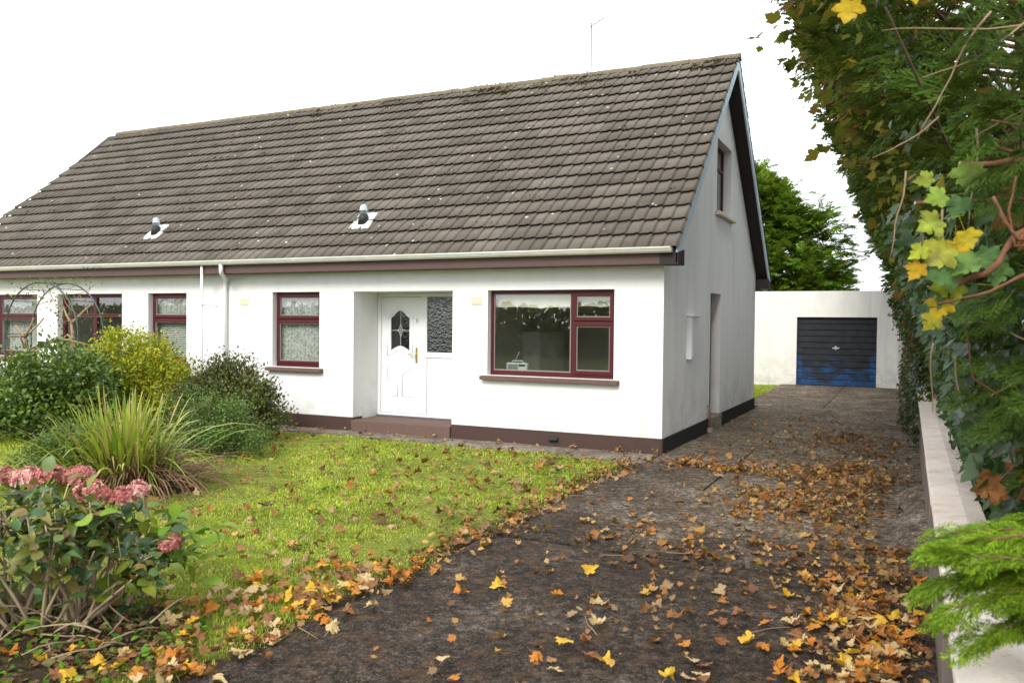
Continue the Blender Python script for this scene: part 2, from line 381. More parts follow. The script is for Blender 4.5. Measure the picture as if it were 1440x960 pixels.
def norm(a): return a/np.maximum(1e-9, np.linalg.norm(a, axis=-1, keepdims=True))
def scatter(name, tmpls, pos, ax, nr, size, mat, parent=None):
    """many small leaves as one mesh: leaf axis along ax, its upper side along nr"""
    pos = np.asarray(pos, float); N = len(pos)
    ax = norm(np.asarray(ax, float)); nr = np.asarray(nr, float)
    nr = norm(nr - ax*np.sum(nr*ax, 1, keepdims=True)); sd = np.cross(ax, nr)
    size = np.broadcast_to(np.asarray(size, float), (N,))
    Vs = []; Fs = []; Ts = []; base = 0; k = len(tmpls)
    for j, (tv, tf) in enumerate(tmpls):
        ix = np.arange(j, N, k)
        if len(ix) == 0: continue
        tv = np.asarray(tv, float)
        P = pos[ix][:, None, :] + size[ix][:, None, None]*(tv[None, :, 0:1]*sd[ix][:, None, :]+tv[None, :, 1:2]*ax[ix][:, None, :]+tv[None, :, 2:3]*nr[ix][:, None, :])
        fl = np.concatenate([np.asarray(f) for f in tf]); tt = np.array([len(f) for f in tf])
        F = (fl[None, :] + base + (np.arange(len(ix))*len(tv))[:, None]).ravel()
        Vs.append(P.reshape(-1, 3)); Fs.append(F); Ts.append(np.tile(tt, len(ix))); base += len(ix)*len(tv)
    return np_mesh(name, np.concatenate(Vs), np.concatenate(Fs), np.concatenate(Ts), mat, parent)

def rdir(n, g=None):
    g = g or RNG; return norm(g.normal(size=(n, 3)))

# ------------------------------------------------------------------ leaf shapes (base at origin, tip at y = 1)
def t_oval(w=.28, fold=.07, curl=.12):
    v = [(0, 0, 0), (-w*.8, .3, fold), (-w*.9, .6, fold-curl*.3), (0, 1, -curl), (w*.9, .6, fold-curl*.3), (w*.8, .3, fold), (0, .45, 0)]
    return v, [(0, 6, 1), (1, 6, 2), (2, 6, 3), (3, 6, 4), (4, 6, 5), (5, 6, 0)]
def t_lobed(outline, bend=.1, cup=.1, seed=0, stalk=0, jag=.02):
    r = random.Random(seed)
    a, b, c = [r.uniform(-1, 1) for _ in range(3)]
    def z(x, y): return bend*(y-.4)**2*(1+a)*2 + cup*(abs(x))**1.3*(1+b) + bend*.5*c*math.sin(5*x+3*y)
    half = outline
    pts = [(0, 0)] + half + [(-x, y) for x, y in reversed(half[:-1] if half[-1][0] == 0 else half)]
    v = [(0, .42, z(0, .42))] + [(x, y, z(x, y)) for x, y in pts]
    jt = jag; v = [v[0], v[1]] + [(x+r.uniform(-jt, jt), y+r.uniform(-jt, jt), zz+r.uniform(-jt, jt)*1.2) for x, y, zz in v[2:]]
    n = len(pts); f = [(0, 1+i, 1+(i+1) % n) for i in range(n)]
    if stalk:
        k = len(v); w = .012
        s1 = (r.uniform(-.25, .25), -.45*stalk, r.uniform(0, .15)); s2 = (s1[0]*2, -.95*stalk, s1[2]*2)
        v += [(-w, .02, 0), (w, .02, 0), (s1[0]-w, s1[1], s1[2]), (s1[0]+w, s1[1], s1[2]), (s2[0]-w, s2[1], s2[2]), (s2[0]+w, s2[1], s2[2])]
        f += [(k, k+1, k+3, k+2), (k+2, k+3, k+5, k+4)]
        f.append((0, k+1, k))
    return v, f
MAPLE = [(.16, -.08), (.34, -.10), (.44, -.02), (.40, .10), (.60, .16), (.64, .24), (.76, .42), (.62, .45), (.54, .52), (.38, .48), (.42, .62), (.38, .74), (.27, .70), (.20, .82), (.10, .90), (0, 1.04)]
IVY = [(.22, -.08), (.42, .10), (.52, .30), (.34, .38), (.26, .52), (.22, .72), (0, 1.0)]
T_OVAL = [t_oval(.28, .07, .1), t_oval(.24, .1, .25), t_oval(.32, .03, -.05)]
def t_broad(w, fold, curl, seed):
    r = random.Random(seed); Y = (0, .12, .30, .5, .7, .86, 1.0); Wd = (0, .55, .92, 1.0, .82, .46, 0); v = []; f = []
    z = lambda y: -curl*(y-.3)*abs(y-.3)*1.6
    for k, (y, q) in enumerate(zip(Y, Wd)):
        e = r.uniform(-.03, .03); v += [(-w*q*(1+e), y, z(y)+fold*q+r.uniform(-.015, .015)), (0, y-.01, z(y)), (w*q*(1-e), y, z(y)+fold*q+r.uniform(-.015, .015))]
    for k in range(6): f += [(3*k, 3*k+1, 3*k+4, 3*k+3), (3*k+1, 3*k+2, 3*k+5, 3*k+4)]
    return v, f
T_BROAD = [t_broad(.36, .08, .3, 1), t_broad(.32, .13, .6, 2), t_broad(.40, .04, .1, 3), t_broad(.28, .16, .8, 4)]
T_IVY = [t_lobed(IVY, .12, .15, i) for i in range(4)]
T_MAPLE = [t_lobed(MAPLE, .16, .16, 10+i, .9) for i in range(5)]
T_DRY = [t_lobed([(x*q, y) for x, y in MAPLE], bb, cc, 30+i, .9, .055) for i, (q, bb, cc) in enumerate(((1, .45, .35), (.85, .3, .6), (.65, .6, .9), (.8, .7, .5), (1, .2, .15), (.95, .3, -.25)))]
def t_bit(seed):
    r = random.Random(seed); n = 7; P = [(.5*r.uniform(.35, 1)*math.cos(2*PI*i/n), .5+.5*r.uniform(.4, 1)*math.sin(2*PI*i/n), r.uniform(-.10, .22)) for i in range(n)]
    return [(0, .45, .03)]+P, [(0, 1+i, 1+(i+1) % n) for i in range(n)]
T_BIT = [t_bit(i) for i in range(6)]
T_PETAL = [([(0, 0, 0), (-.4, .5, .12), (0, 1, .05), (.4, .5, .12)], [(0, 3, 2, 1)]), ([(0, 0, 0), (-.45, .55, -.05), (0, .95, .2), (.45, .55, -.05)], [(0, 3, 2, 1)])]
def t_frond(pairs=8, sub=2, w=.035, seed=0, droop=.2, bushy=1.0):
    r = random.Random(seed); v = []; f = []
    def blade(p, d, L, wd):
        d = Vector((d[0], d[1], 0)).normalized(); n = Vector((-d.y, d.x, 0)); p = Vector((p[0], p[1], 0))
        k = len(v)
        for q in (p, p+d*L*.55+n*wd, p+d*L, p+d*L*.55-n*wd): v.append((q.x, q.y, 0))
        f.append((k, k+1, k+2, k+3))
    blade((0, 0), (0, 1), 1.0, w*.7)
    for i in range(pairs):
        y = .12 + .80*i/pairs
        for sx in (-1, 1):
            yy = y + r.uniform(-.03, .03)
            L = bushy*(.50*(1-yy)**.75*(.55+.45*min(1, yy*3)) + .06)*r.uniform(.75, 1.15)
            a = math.radians(r.uniform(34, 52)); d = (sx*math.sin(a), math.cos(a))
            blade((0, yy), d, L, w)
            for j in range(sub):
                q = .3 + .6*j/max(1, sub); px, py = d[0]*L*q, yy+d[1]*L*q
                for tw in (-1, 1):
                    b = a + tw*math.radians(r.uniform(30, 44)); blade((px, py), (sx*math.sin(b), math.cos(b)), L*.42*(1.05-q*.6), w*.75)
    zz = [random.Random(seed+1+i//4).uniform(-.03, .03) for i in range(len(v))]
    v2 = [(x, y, -droop*y*y - .25*abs(x)**1.5 + z) for (x, y, _), z in zip(v, zz)]
    return v2, f
T_FR_FINE = [t_frond(13, 5, .011, i, .15+.12*i) for i in range(3)]
T_FR_MID = [t_frond(8, 2, .026, 5+i, .1+.12*i) for i in range(3)]
T_FR_FAR = [t_frond(6, 0, .06, 9+i, .1+.12*i, 1.15) for i in range(3)]

# ------------------------------------------------------------------ the setting
def grid_sheet(name, x0, x1, y0, y1, nx, ny, zf, mat, kind='structure', parent=None):
    xs = np.linspace(x0, x1, nx+1); ys = np.linspace(y0, y1, ny+1)
    X, Y = np.meshgrid(xs, ys); Z = np.vectorize(zf)(X, Y)
    V = np.stack([X, Y, Z], -1).reshape(-1, 3)
    i = np.arange(ny)[:, None]*(nx+1)+np.arange(nx)[None, :]
    F = np.stack([i, i+1, i+nx+2, i+nx+1], -1).reshape(-1)
    return tag(np_mesh(name, V, F, np.full(nx*ny, 4), mat, parent, True), kind=kind)
def lump(x, y): return .5*math.sin(2.1*x+.7*y)+.5*math.sin(1.3*y-1.7*x+1)+.3*math.sin(5.3*x+4.1*y)
grid_sheet('ground', -500, 500, -400, 800, 4, 4, lambda x, y: -.12, M['field'])
grid_sheet('lawn', -17.5, -.14, -9.6, -.50, 90, 50, lambda x, y: -.012+.010*lump(x, y), M['lawn'])
grid_sheet('back_lawn', -6.0, -.42, 7.95, 15.30, 30, 30, lambda x, y: -.01+.01*lump(x, y), M['lawn'])

# driveway: cast slabs with open joints, dark and mossy near the road, greyer towards the garage
def slab_mesh(name, slabs, mat):
    b = MB()
    for (x0, x1, y0, y1, dz, tx, ty) in slabs:
        nx = max(2, int((x1-x0)/.15)); ny = max(2, int((y1-y0)/.15)); g = .006
        vs = []; fs = []
        for j in range(ny+1):
            for i in range(nx+1):
                u = i/nx; w = j/ny
                x = x0+g+(x1-x0-2*g)*u; y = y0+g+(y1-y0-2*g)*w+(.018*math.sin(4.3*x+y0)+.010*math.sin(11*x+2*y0) if j in (0, ny) else 0)
                edge = min(u*(x1-x0), (1-u)*(x1-x0), w*(y1-y0), (1-w)*(y1-y0))
                z = dz + tx*(u-.5)+ty*(w-.5) + .004*lump(1.7*x, 1.9*y) - (.010 if edge < .01 else 0)
                vs.append((x + (.006*math.sin(9*y) if 0 < i < nx else 0), y, z))
        W = nx+1
        for j in range(ny):
            for i in range(nx): fs.append((j*W+i, j*W+i+1, (j+1)*W+i+1, (j+1)*W+i))
        rim = [i for i in range(W)] + [j*W+nx for j in range(1, ny+1)] + [ny*W+i for i in range(nx-1, -1, -1)] + [j*W for j in range(ny-1, 0, -1)]
        k = len(vs); vs += [(vs[i][0], vs[i][1], -.115) for i in rim]
        for a in range(len(rim)): fs.append((rim[a], rim[(a+1) % len(rim)], k+(a+1) % len(rim), k+a)[::-1])
        b.add(vs, fs)
    o = b.build(name, mat, None, smooth=False, recalc=False); tag(o, kind='structure'); return o
slab_mesh('driveway', [(-.15, 3.284, -12.5, -5.08, .0, 0, 0),
                       (-.15, 1.07, -5.05, -.74, .002, -.008, -.006)], M['drive_dark'])
slab_mesh('upper_driveway', [(1.07, 3.284, -5.10, -2.30, .012, .0, .006), (1.085, 3.284, -2.30, 1.00, .006, .012, .0), (.0, 1.07, -.74, 1.75, .003, -.01, 0),
                       (1.07, 3.284, 1.00, 4.6, .006, 0, .008), (.03, 1.07, 1.75, 5.2, .001, 0, 0), (.03, 1.07, 5.2, 8.2, .004, 0, .004), (1.07, 3.284, 4.6, 8.2, .01, .01, 0),
                       (-.42, 1.4, 8.2, 12.0, .012, 0, .02), (1.4, 3.284, 8.2, 12.0, .01, 0, .02), (-.42, 1.4, 12.0, 15.36, .035, 0, .03), (1.4, 3.284, 12., 15.36, .035, 0, .03)], M['drive_grey'])
slab_mesh('path', [(-16.3, -12.0, -.60, -.02, .012, 0, 0), (-12., -9.0, -.60, -.02, .014, 0, 0), (-9., -6.2, -.58, -.02, .01, 0, 0), (-6.2, -3.3, -.56, -.02, .016, 0, -.006),
                   (-3.3, -1.2, -.66, -.02, .012, 0, 0), (-1.2, -.02, -.74, -.02, .010, 0, .006)], M['path'])
# mortar haunch at the foot of the boundary wall
b = MB()
for (y0, y1, w, h) in ((-4.0, -1.1, .32, .13),):
    n = 22; m = 7; vs = []; fs = []
    for i in range(n+1):
        y = y0+(y1-y0)*i/n; e = min(1, min(i, n-i)/4)**.6
        for j in range(m+1):
            q = j/m; ww = w*(.55+.45*e)*(1+.12*math.sin(3*y)); vs.append((3.281-ww*(1-q), y, .008+h*e*math.sin(q*PI/2)**1.5*(1+.1*math.sin(5*y+q*4))-.02*(1-q)))
    for i in range(n):
        for j in range(m): fs.append((i*(m+1)+j, i*(m+1)+j+1, (i+1)*(m+1)+j+1, (i+1)*(m+1)+j))
    b.add(vs, fs)
o = b.build('kerb', M['drive_grey'], None, smooth=True); tag(o, kind='structure')
# planting beds of bare soil
def bed(name, cx, cy, rx, ry, h):
    b = MB(); n = 36; m = 8; vs = [(cx, cy, h)]; fs = []
    for j in range(1, m+1):
        for i in range(n):
            a = 2*PI*i/n; q = j/m; rr = q*(1+.12*math.sin(3*a+cx)+.07*math.sin(7*a))
            vs.append((cx+rx*rr*math.cos(a), cy+ry*rr*math.sin(a), h*(1-q*q)+.02*lump(9*rr*math.cos(a), 9*rr*math.sin(a))*(1-q)-.035*(q > .99)))
    for i in range(n): fs.append((0, 1+i, 1+(i+1) % n))
    for j in range(m-1):
        for i in range(n): fs.append((1+j*n+i, 1+(j+1)*n+i, 1+(j+1)*n+(i+1) % n, 1+j*n+(i+1) % n))
    b.add(vs, fs); return tag(b.build(name, M['soil'], None, smooth=True), kind='structure')
bed('soil_bed', -1.45, -8.40, .92, .74, .05)
bed('soil_bed', -4.6, -5.0, .85, .62, .07)
bed('soil_bed', -9.0, -2.0, 3.9, 1.35, .06)

# ------------------------------------------------------------------ the house
HX0 = -16.08; D = 7.65; HEAD = 2.325; SILL = 1.02; EAVE = 2.66; RIDGE = 6.63; RY = D/2; RM = (RIDGE-2.84)/(RY+.35)
def roofz(y): return 2.84 + RM*((y if y <= RY else D-y)+.35)
house = thing('house', 'white semi-detached bungalow with a steep brown tiled roof and mahogany windows', 'house', (-8.0, 3.8, 0))
mir = lambda x: -16.08 - x
BW = (-2.765, -.725); SW = (-7.025, -5.995); PO = (-5.285, -3.388)
NB = (-15.36, -13.32); NS = (-10.085, -9.085); ND = (-12.69, -10.80)
def rect(a, z0, z1): return [(a[0], z0), (a[1], z0), (a[1], z1), (a[0], z1)]
b = MB()
outer = [(HX0, .22), (PO[0], .22), (PO[0], HEAD), (PO[1], HEAD), (PO[1], .22), (0, .22), (0, 2.70), (HX0, 2.70)]
b.poly_holes([outer, rect(BW, SILL, HEAD), rect(SW, SILL, HEAD), rect(NB, SILL, HEAD), rect(NS, SILL, HEAD), rect(ND, .24, HEAD)], lambda x, z: (x, 0, z), (0, .28, 0))
front = b.build('front_wall', M['white_render'], house)
b = MB()   # gable end wall with its window and side door
GW = (3.42, 4.72, 3.84, 5.13); SD = (3.04, 3.92)
ym = .28
def gz(y): return roofz(y)-.10
outer = [(.28, .22), (SD[0], .22), (SD[0], 2.385), (SD[1], 2.385), (SD[1], .22), (D, .22), (D, gz(D)), (RY, gz(RY)), (.28, gz(.28))]
b.poly_holes([outer, [(GW[0], GW[2]), (GW[1], GW[2]), (GW[1], GW[3]), (GW[0], GW[3])]], lambda y, z: (0, y, z), (-.28, 0, 0))
b.prism([(0, 0, 2.703), (0, .28, 2.703), (0, .28, gz(.28)), (0, 0, gz(0))], (-.28, 0, 0))
gable = b.build('gable_wall', M['gable_render'], house)
b = MB()
b.box((HX0, D-.28, .2), (-.283, D, 2.80))
b.prism([(HX0, .283, .2), (HX0, D-.283, .2), (HX0, D-.283, gz(D-.28)), (HX0, RY, gz(RY)), (HX0, .283, gz(.28))], (.28, 0, 0))
b.build('rear_wall', M['gable_render'], house)
b = MB()
b.box((HX0-.01, -.022, -.1), (PO[0]-.0, .26, .218)); b.box((PO[1], -.022, -.1), (.0, .26, .218))
b.build('plinth', M['plinth'], house, .006)
b = MB(); b.box((-.26, -.021, -.1), (.022, SD[0], .217)); b.box((-.26, SD[1], -.1), (.022, D+.02, .217))
b.build('gable_plinth', M['plinth_gable'], house, .006)
b = MB(); b.box((PO[0]+.002, -.06, -.1), (PO[1]-.002, .735, .185)); b.build('porch_step', M['sill'], house, .012)
# porch recess: side walls and lintel
b = MB(); b.box((PO[0]-.16, .282, .05), (PO[0], .80, HEAD+.02)); b.box((PO[1], .282, .05), (PO[1]+.16, .80, HEAD+.02)); b.box((PO[0]+.002, .282, HEAD), (PO[1]-.002, .80, HEAD+.12))
b.build('porch_wall', M['white_render'], house)
# rooms behind the windows
b = MB(); b.box((HX0+.3, .30, .08), (-.3, 4.1, .17)); b.box((HX0+.3, .30, 2.56), (-.3, 4.1, 2.64)); b.box((HX0+.3, 3.9, .18), (-.3, 4.05, 2.55))
for x in (-3.20, -5.62, -8.04, -8.9-1.4, -12.9): b.box((x, .82 if x in (-3.20, -5.62) else .3, .18), (x+.08, 3.89, 2.55))
b.build('room_lining', M['interior'], house)
b = MB(); b.box((-3.115, 2.05, .18), (-2.80, 3.25, 1.67)); b.box((-2.799, 2.08, .25), (-2.785, 2.64, 1.64)); b.box((-2.799, 2.66, .25), (-2.785, 3.22, 1.64)); b.build('tall_cupboard', M['interior_door'], house, .006)

FAC = lambda p: Vector((p.x, p.z, p.y))            # u along the front, v up, w inwards
GAB = lambda p: Vector((-p.z, p.x, p.y))
def ring(b, u0, u1, v0, v1, fw, w0, w1, fb=None):
    fb = fb or fw
    b.box((u0, v0, w0), (u1, v0+fb, w1)); b.box((u0, v1-fw, w0), (u1, v1, w1))
    b.box((u0, v0+fb, w0), (u0+fw, v1-fw, w1)); b.box((u1-fw, v0+fb, w0), (u1, v1-fw, w1))
def sash(T, parent, u0, u1, v0, v1, w=.085, name='sash', fw=.055, gmat=None):
    b = MB(T); ring(b, u0, u1, v0, v1, fw, w, w+.05); s = b.build(name, M['mahogany'], parent, .006)
    g = .012; b = MB(T); ring(b, u0+fw+.001, u1-fw-.001, v0+fw+.001, v1-fw-.001, g, w+.018, w+.04); b.build('gasket', M['gasket'], parent)
    b = MB(T); b.box((u0+fw+.003, v0+fw+.003, w+.026), (u1-fw-.003, v1-fw-.003, w+.032)); b.build('pane', gmat or M['glass'], parent)
def win_frame(T, a, v0, v1, mull=(), tr=(), depth=.11, fw=.05):
    b = MB(T); ring(b, a[0]+.004, a[1]-.004, v0+.004, v1-.004, fw, depth, depth+.06, fw+.02)
    for (m, y0, y1) in mull: b.box((m-.03, y0, depth+.001), (m+.03, y1, depth+.059))
    for (x0, x1, z) in tr: b.box((x0, z-.03, depth+.001), (x1, z+.03, depth+.059))
    return b.build('window', M['mahogany'], house, .005)
def sill(T, parent, a, v, lo=.09, out=.10, mat='sill'):
    b = MB(T); b.prism([(a[0]-lo, v-.075, .05), (a[0]-lo, v-.07, -out), (a[0]-lo, v-.012, -out), (a[0]-lo, v+.003, .16)], (a[1]-a[0]+2*lo, 0, 0)); b.build('sill', M[mat], parent, .008)
def net(parent, u0, u1, v0, v1, w=.20, mat='lace', amp=.018, waves=15, name='net_curtain', scallop=0):
    n = 140; vs = []; fs = []; rr = random.Random(int(u0*100)); ph = rr.uniform(0, 6)
    for i in range(n+1):
        u = u0+(u1-u0)*i/n; d = amp*math.sin(2*PI*waves*i/n+ph+1.2*math.sin(i*.13))
        vb = v0 + scallop*(abs(math.sin(i/n*PI*1.5+.4)))
        vs += [(u, w+d, vb), (u, w+d*.6, v1)]
    for i in range(n): fs.append((2*i, 2*i+2, 2*i+3, 2*i+1))
    b = MB(); b.add(vs, fs); return b.build(name, M[mat], parent, smooth=True, recalc=False)
# big living-room window
w = win_frame(FAC, BW, SILL, HEAD, [(-1.405, SILL+.06, HEAD-.05)], [(-1.375, -.77, 1.855)])
w['label'] = 'wide three-light mahogany window with cream valance'
g = .012; b = MB(FAC); ring(b, -2.715, -1.436, SILL+.075, HEAD-.055, .014, .12, .15); b.build('gasket', M['gasket'], w)
b = MB(FAC); b.box((-2.705, SILL+.085, .130), (-1.446, HEAD-.065, .137)); b.build('pane', M['glass'], w)
sash(FAC, w, -1.393, -.765, 1.868, 2.288); sash(FAC, w, -1.393, -.765, 1.075, 1.842)
sill(FAC, w, BW, SILL)
net(w, -2.74, -1.42, 2.055, 2.29, .24, 'cream_cloth', .006, 6, 'valance', .02); net(w, -1.38, -.74, 2.07, 2.29, .24, 'cream_cloth', .006, 4, 'valance', .02)
b = MB(FAC); b.box((-2.76, .94, .283), (-.73, .985, .52)); b.build('window_board', M['upvc'], w, .005)
# small window by the porch
def small_win(a, label, inner):
    w = win_frame(FAC, a, SILL, HEAD, [], [(a[0]+.05, a[1]-.05, 1.845)])
    w['label'] = label
    sash(FAC, w, a[0]+.035, a[1]-.035, 1.862, 2.29)
    sash(FAC, w, a[0]+.035, a[1]-.035, 1.08, 1.828, fw=.045)
    sill(FAC, w, a, SILL); inner(w); return w
small_win(SW, 'small mahogany window with net curtain beside the porch', lambda w: net(w, SW[0]-.05, SW[1]+.05, 1.0, 2.33, .20))
def nb_inner(w):
    net(w, NS[0]-.05, NS[1]+.05, 1.86, 2.33, .20)
    b = MB()
    for i in range(24):
        z = 1.02+i*.035; b.prism([(NS[0]+.02, .215, z), (NS[0]+.02, .245, z+.022), (NS[0]+.02, .247, z+.021), (NS[0]+.02, .217, z-.001)], (NS[1]-NS[0]-.04, 0, 0))
    b.build('venetian_blind', M['blind'], w)
small_win(NS, 'small mahogany window with venetian blind behind the yellow shrub', nb_inner)
w = win_frame(FAC, NB, SILL, HEAD, [(-14.68, SILL+.06, HEAD-.05)], [(-15.31, -14.71, 1.855), (-14.65, -13.37, 1.855)])
w['label'] = 'wide mahogany window behind the garden arch'
for u0, u1 in ((-15.325, -14.70), (-14.66, -13.355)):
    sash(FAC, w, u0, u1, 1.868, 2.288); sash(FAC, w, u0, u1, 1.075, 1.842)
sill(FAC, w, NB, SILL); net(w, NB[0], NB[1], 1.0, 2.33, .26)
# neighbour's mahogany entrance
b = MB(FAC); ring(b, ND[0]+.004, ND[1]-.004, .245, HEAD-.004, .07, .12, .19)
for m in (-11.72,): b.box((m-.05, .3, .121), (m+.05, HEAD-.07, .189))
b.box((ND[0]+.07, 1.86, .122), (ND[1]-.07, 1.93, .188)); b.box((ND[0]+.07, .90, .122), (ND[1]-.07, 1.0, .188)); b.box((ND[0]+.07, .3, .14), (ND[1]-.07, .9, .17))
ndoor = b.build('entrance_door', M['mahogany'], house, .005); ndoor['label'] = 'mahogany glazed entrance screen behind the garden arch'
b = MB(FAC)
for (u0, u1) in ((ND[0]+.075, -11.775), (-11.665, ND[1]-.075)):
    b.box((u0, 1.935, .15), (u1, HEAD-.075, .157)); b.box((u0, 1.005, .15), (u1, 1.855, .157))
b.build('pane', M['glass'], ndoor)
# white front door in the porch
dy = .70
b = MB(FAC); ring(b, PO[0]+.004, PO[1]-.004, .188, HEAD-.004, .065, dy, dy+.07); b.box((-4.405, .26, dy+.001), (-4.285, HEAD-.07, dy+.069)); b.box((-4.284, 1.225, dy+.002), (PO[1]-.07, 1.315, dy+.068))
fdoor = b.build('front_door', M['upvc'], house, .006); fdoor['label'] = 'white front door with arched leaded glass and brass handle'
DL, DR = -5.212, -4.412
def arch(cx, hw, z0, z1, n=10):      # pointed-shoulder arch head used by the glass and its moulding
    pts = []
    for i in range(n+1):
        q = -1+2*i/n; pts.append((cx+q*hw, z0+(z1-z0)*(.5+.5*math.cos(q*PI))**.8))
    return pts
gx = -4.825; gout = arch(gx, .195, 1.90, 2.03)[::-1] + [(x, z) for x, z in arch(gx, .195, 1.335, 1.405)]
b = MB(); b.poly_holes([[(DL, .26), (DR, .26), (DR, 2.25), (DL, 2.25)], gout], lambda x, z: (x, dy+.018, z), (0, .04, 0))
b.build('door_leaf', M['upvc'], fdoor)
b = MB(); b.poly_holes([gout], lambda x, z: (x, dy+.036, z), (0, .006, 0)); b.build('leaded_glass', M['glass_lead'], fdoor)
b = MB(); zc = 1.68
b.tube([(gx, dy+.032, 1.40), (gx, dy+.032, 2.02)], .004, 5); b.tube([(gx-.195, dy+.032, zc), (gx+.195, dy+.032, zc)], .004, 5)
for s in (-1, 1): b.tube([(gx, dy+.031, zc+.11), (gx+s*.045, dy+.031, zc), (gx, dy+.031, zc-.11)], .004, 5)
b.tube([(gx-.09, dy+.031, zc), (gx, dy+.031, zc+.03), (gx+.09, dy+.031, zc), (gx, dy+.031, zc-.03), (gx-.09, dy+.031, zc)], .003, 5)
b.build('lead_came', M['silver'], fdoor)
b = MB()
def mould(pts, r=.011):
    b.tube([(x, dy+.018, z) for x, z in pts], r, 6)
mould([(x, z) for x, z in arch(gx, .255, 1.90, 2.09)]); mould([(gx-.255, 1.90), (gx-.255, 1.24)]); mould([(gx+.255, 1.90), (gx+.255, 1.30)])
mould(arch(gx, .255, 1.24, 1.345)); mould([(x, z+.0) for x, z in gout] + [gout[0]], .009)
for s in (-1, 1):
    x0, x1 = gx+s*.045, gx+s*.265
    top = [(x0+(x1-x0)*i/8, .93+.10*math.sin(i/8*PI/2)**1.5) for i in range(9)]
    mould([(x0, .55), (x0, .93)] + top[1:] + [(x1, .55), (x0, .55)], .012)
b.build('door_moulding', M['upvc'], fdoor, smooth=True)
b = MB(); b.box((-4.505, dy-.002, 1.13), (-4.470, dy+.017, 1.39)); b.tube([(-4.488, dy-.0, 1.275), (-4.488, dy-.05, 1.275), (-4.52, dy-.055, 1.275), (-4.615, dy-.05, 1.272)], .011, 8)
b.build('handle', M['brass'], fdoor, .003)
b = MB()
for zc2 in (1.868, 1.832): b.tube([(-4.485+.014*math.cos(a*PI/4), dy+.014, zc2+.017*math.sin(a*PI/4)) for a in range(9)], .004, 5)
b.build('house_number', M['steel'], fdoor)
b = MB(FAC); b.box((-4.280, 1.318, dy+.03), (PO[1]-.072, HEAD-.072, dy+.037)); b.build('sidelight', M['glass_wavy'], fdoor)
b = MB(FAC); b.box((-4.280, .255, dy+.022), (PO[1]-.072, 1.222, dy+.05)); b.build('side_panel', M['upvc'], fdoor, .004)
b = MB(FAC); b.box((PO[0]+.01, .188, dy-.03), (PO[1]-.01, .215, dy-.002)); b.build('threshold', M['steel'], fdoor, .004)
# gable window and side door
w = win_frame(GAB, GW[:2], GW[2], GW[3], [], [(GW[0]+.05, GW[1]-.05, 4.72)], .15); w['label'] = 'mahogany attic window high in the gable'
b = MB(GAB); b.box((GW[0]+.06, GW[2]+.07, .17), (GW[1]-.06, 4.685, .177)); b.box((GW[0]+.06, 4.755, .17), (GW[1]-.06, GW[3]-.06, .177)); b.build('pane', M['glass'], w)
sill(GAB, w, GW[:2], GW[2], .10, .09, 'sill_grey' if 'sill_grey' in M else 'coping')
b = MB(GAB); ring(b, SD[0]+.004, SD[1]-.004, .224, 2.381, .06, .17, .24); b.box((SD[0]+.06, .29, .185), (SD[1]-.06, 2.32, .225))
sd = b.build('side_door', M['mahogany'], house, .005)
b = MB(GAB); b.box((SD[0]+.002, -.1, -.05), (SD[1]-.002, .215, .24)); b.build('side_step', M['mortar'], sd, .01)
b = MB(GAB); b.tube([(SD[0]+.13, 1.2, .184), (SD[0]+.13, 1.2, .13), (SD[0]+.24, 1.2, .125)], .01, 6); b.build('handle', M['steel'], sd)
# roof covering
def tile_slope(rear=False):
    V = []; F = []; tot = []; r = random.Random(3)
    L = math.hypot(RY+.36, RIDGE-2.84); nc = 17; ds = L/nc
    prof = [(0, -.004), (.05, .010), (.30, .011), (.54, .013), (.66, .020), (.78, .029), (.88, .026), (.94, .010), (.97, -.006)]
    P = [(k*.5+u*.5, h) for k in (0, 1) for u, h in prof] + [(1.0, -.006)]
    tw = .396; nt = 43; cs = (RY+.36)/L; sn = (RIDGE-2.84)/L; X1 = .285
    for c in range(nc):
        s0 = c*ds - .02; s1 = min((c+1)*ds+.03, L+.02)
        zz = 2.84+.5*(s0+s1)*sn; lim = -15.52-(6.65-zz)*.215
        for k in range(nt):
            xa = X1-(k+1)*tw; 
            if xa+tw < lim: continue
            j = r.uniform(-.002, .002); tl = r.uniform(-.0025, .0025); jx = r.uniform(-.003, .003)
            i0 = len(V)
            for (u, h) in P:
                x = max(xa+u*tw*.995+jx, lim-.02)
                for (s, dh) in ((s0+.004, .038), (s0, .054), (s1, .002)):
                    hh = h+dh+(j+tl*(u-.5) if dh > .01 else 0)
                    y = -.36+s*cs-hh*sn; z = 2.84+s*sn+hh*cs
                    V.append((x, (D-y) if rear else y, z))
            n = len(P)
            for q in range(n-1):
                a = i0+q*3; F += [a, a+3, a+4, a+1, a+1, a+4, a+5, a+2]; tot += [4, 4]
            F += [i0, i0+1, i0+2]; tot.append(3); e = i0+(n-1)*3; F += [e, e+2, e+1]; tot.append(3)
    return V, F, tot
V, F, tot = tile_slope(); roof = np_mesh('roof', V, F, tot, M['tile'], house)
V, F, tot = tile_slope(True); np_mesh('rear_roof', V, F, tot, M['tile'], house)
b = MB()       # boarding under the tiles
for sgn in (0, 1):
    f = (lambda y: D-y) if sgn else (lambda y: y)
    b.prism([(.235, f(-.33), roofz(-.33)-.02), (.235, f(RY), roofz(RY)-.02), (.235, f(RY), roofz(RY)-.06), (.235, f(-.33), roofz(-.33)-.06)], (-15.95-.235, 0, 0))
b.build('roof_boarding', M['soffit'], house)
b = MB(); rr = random.Random(5); x = .30
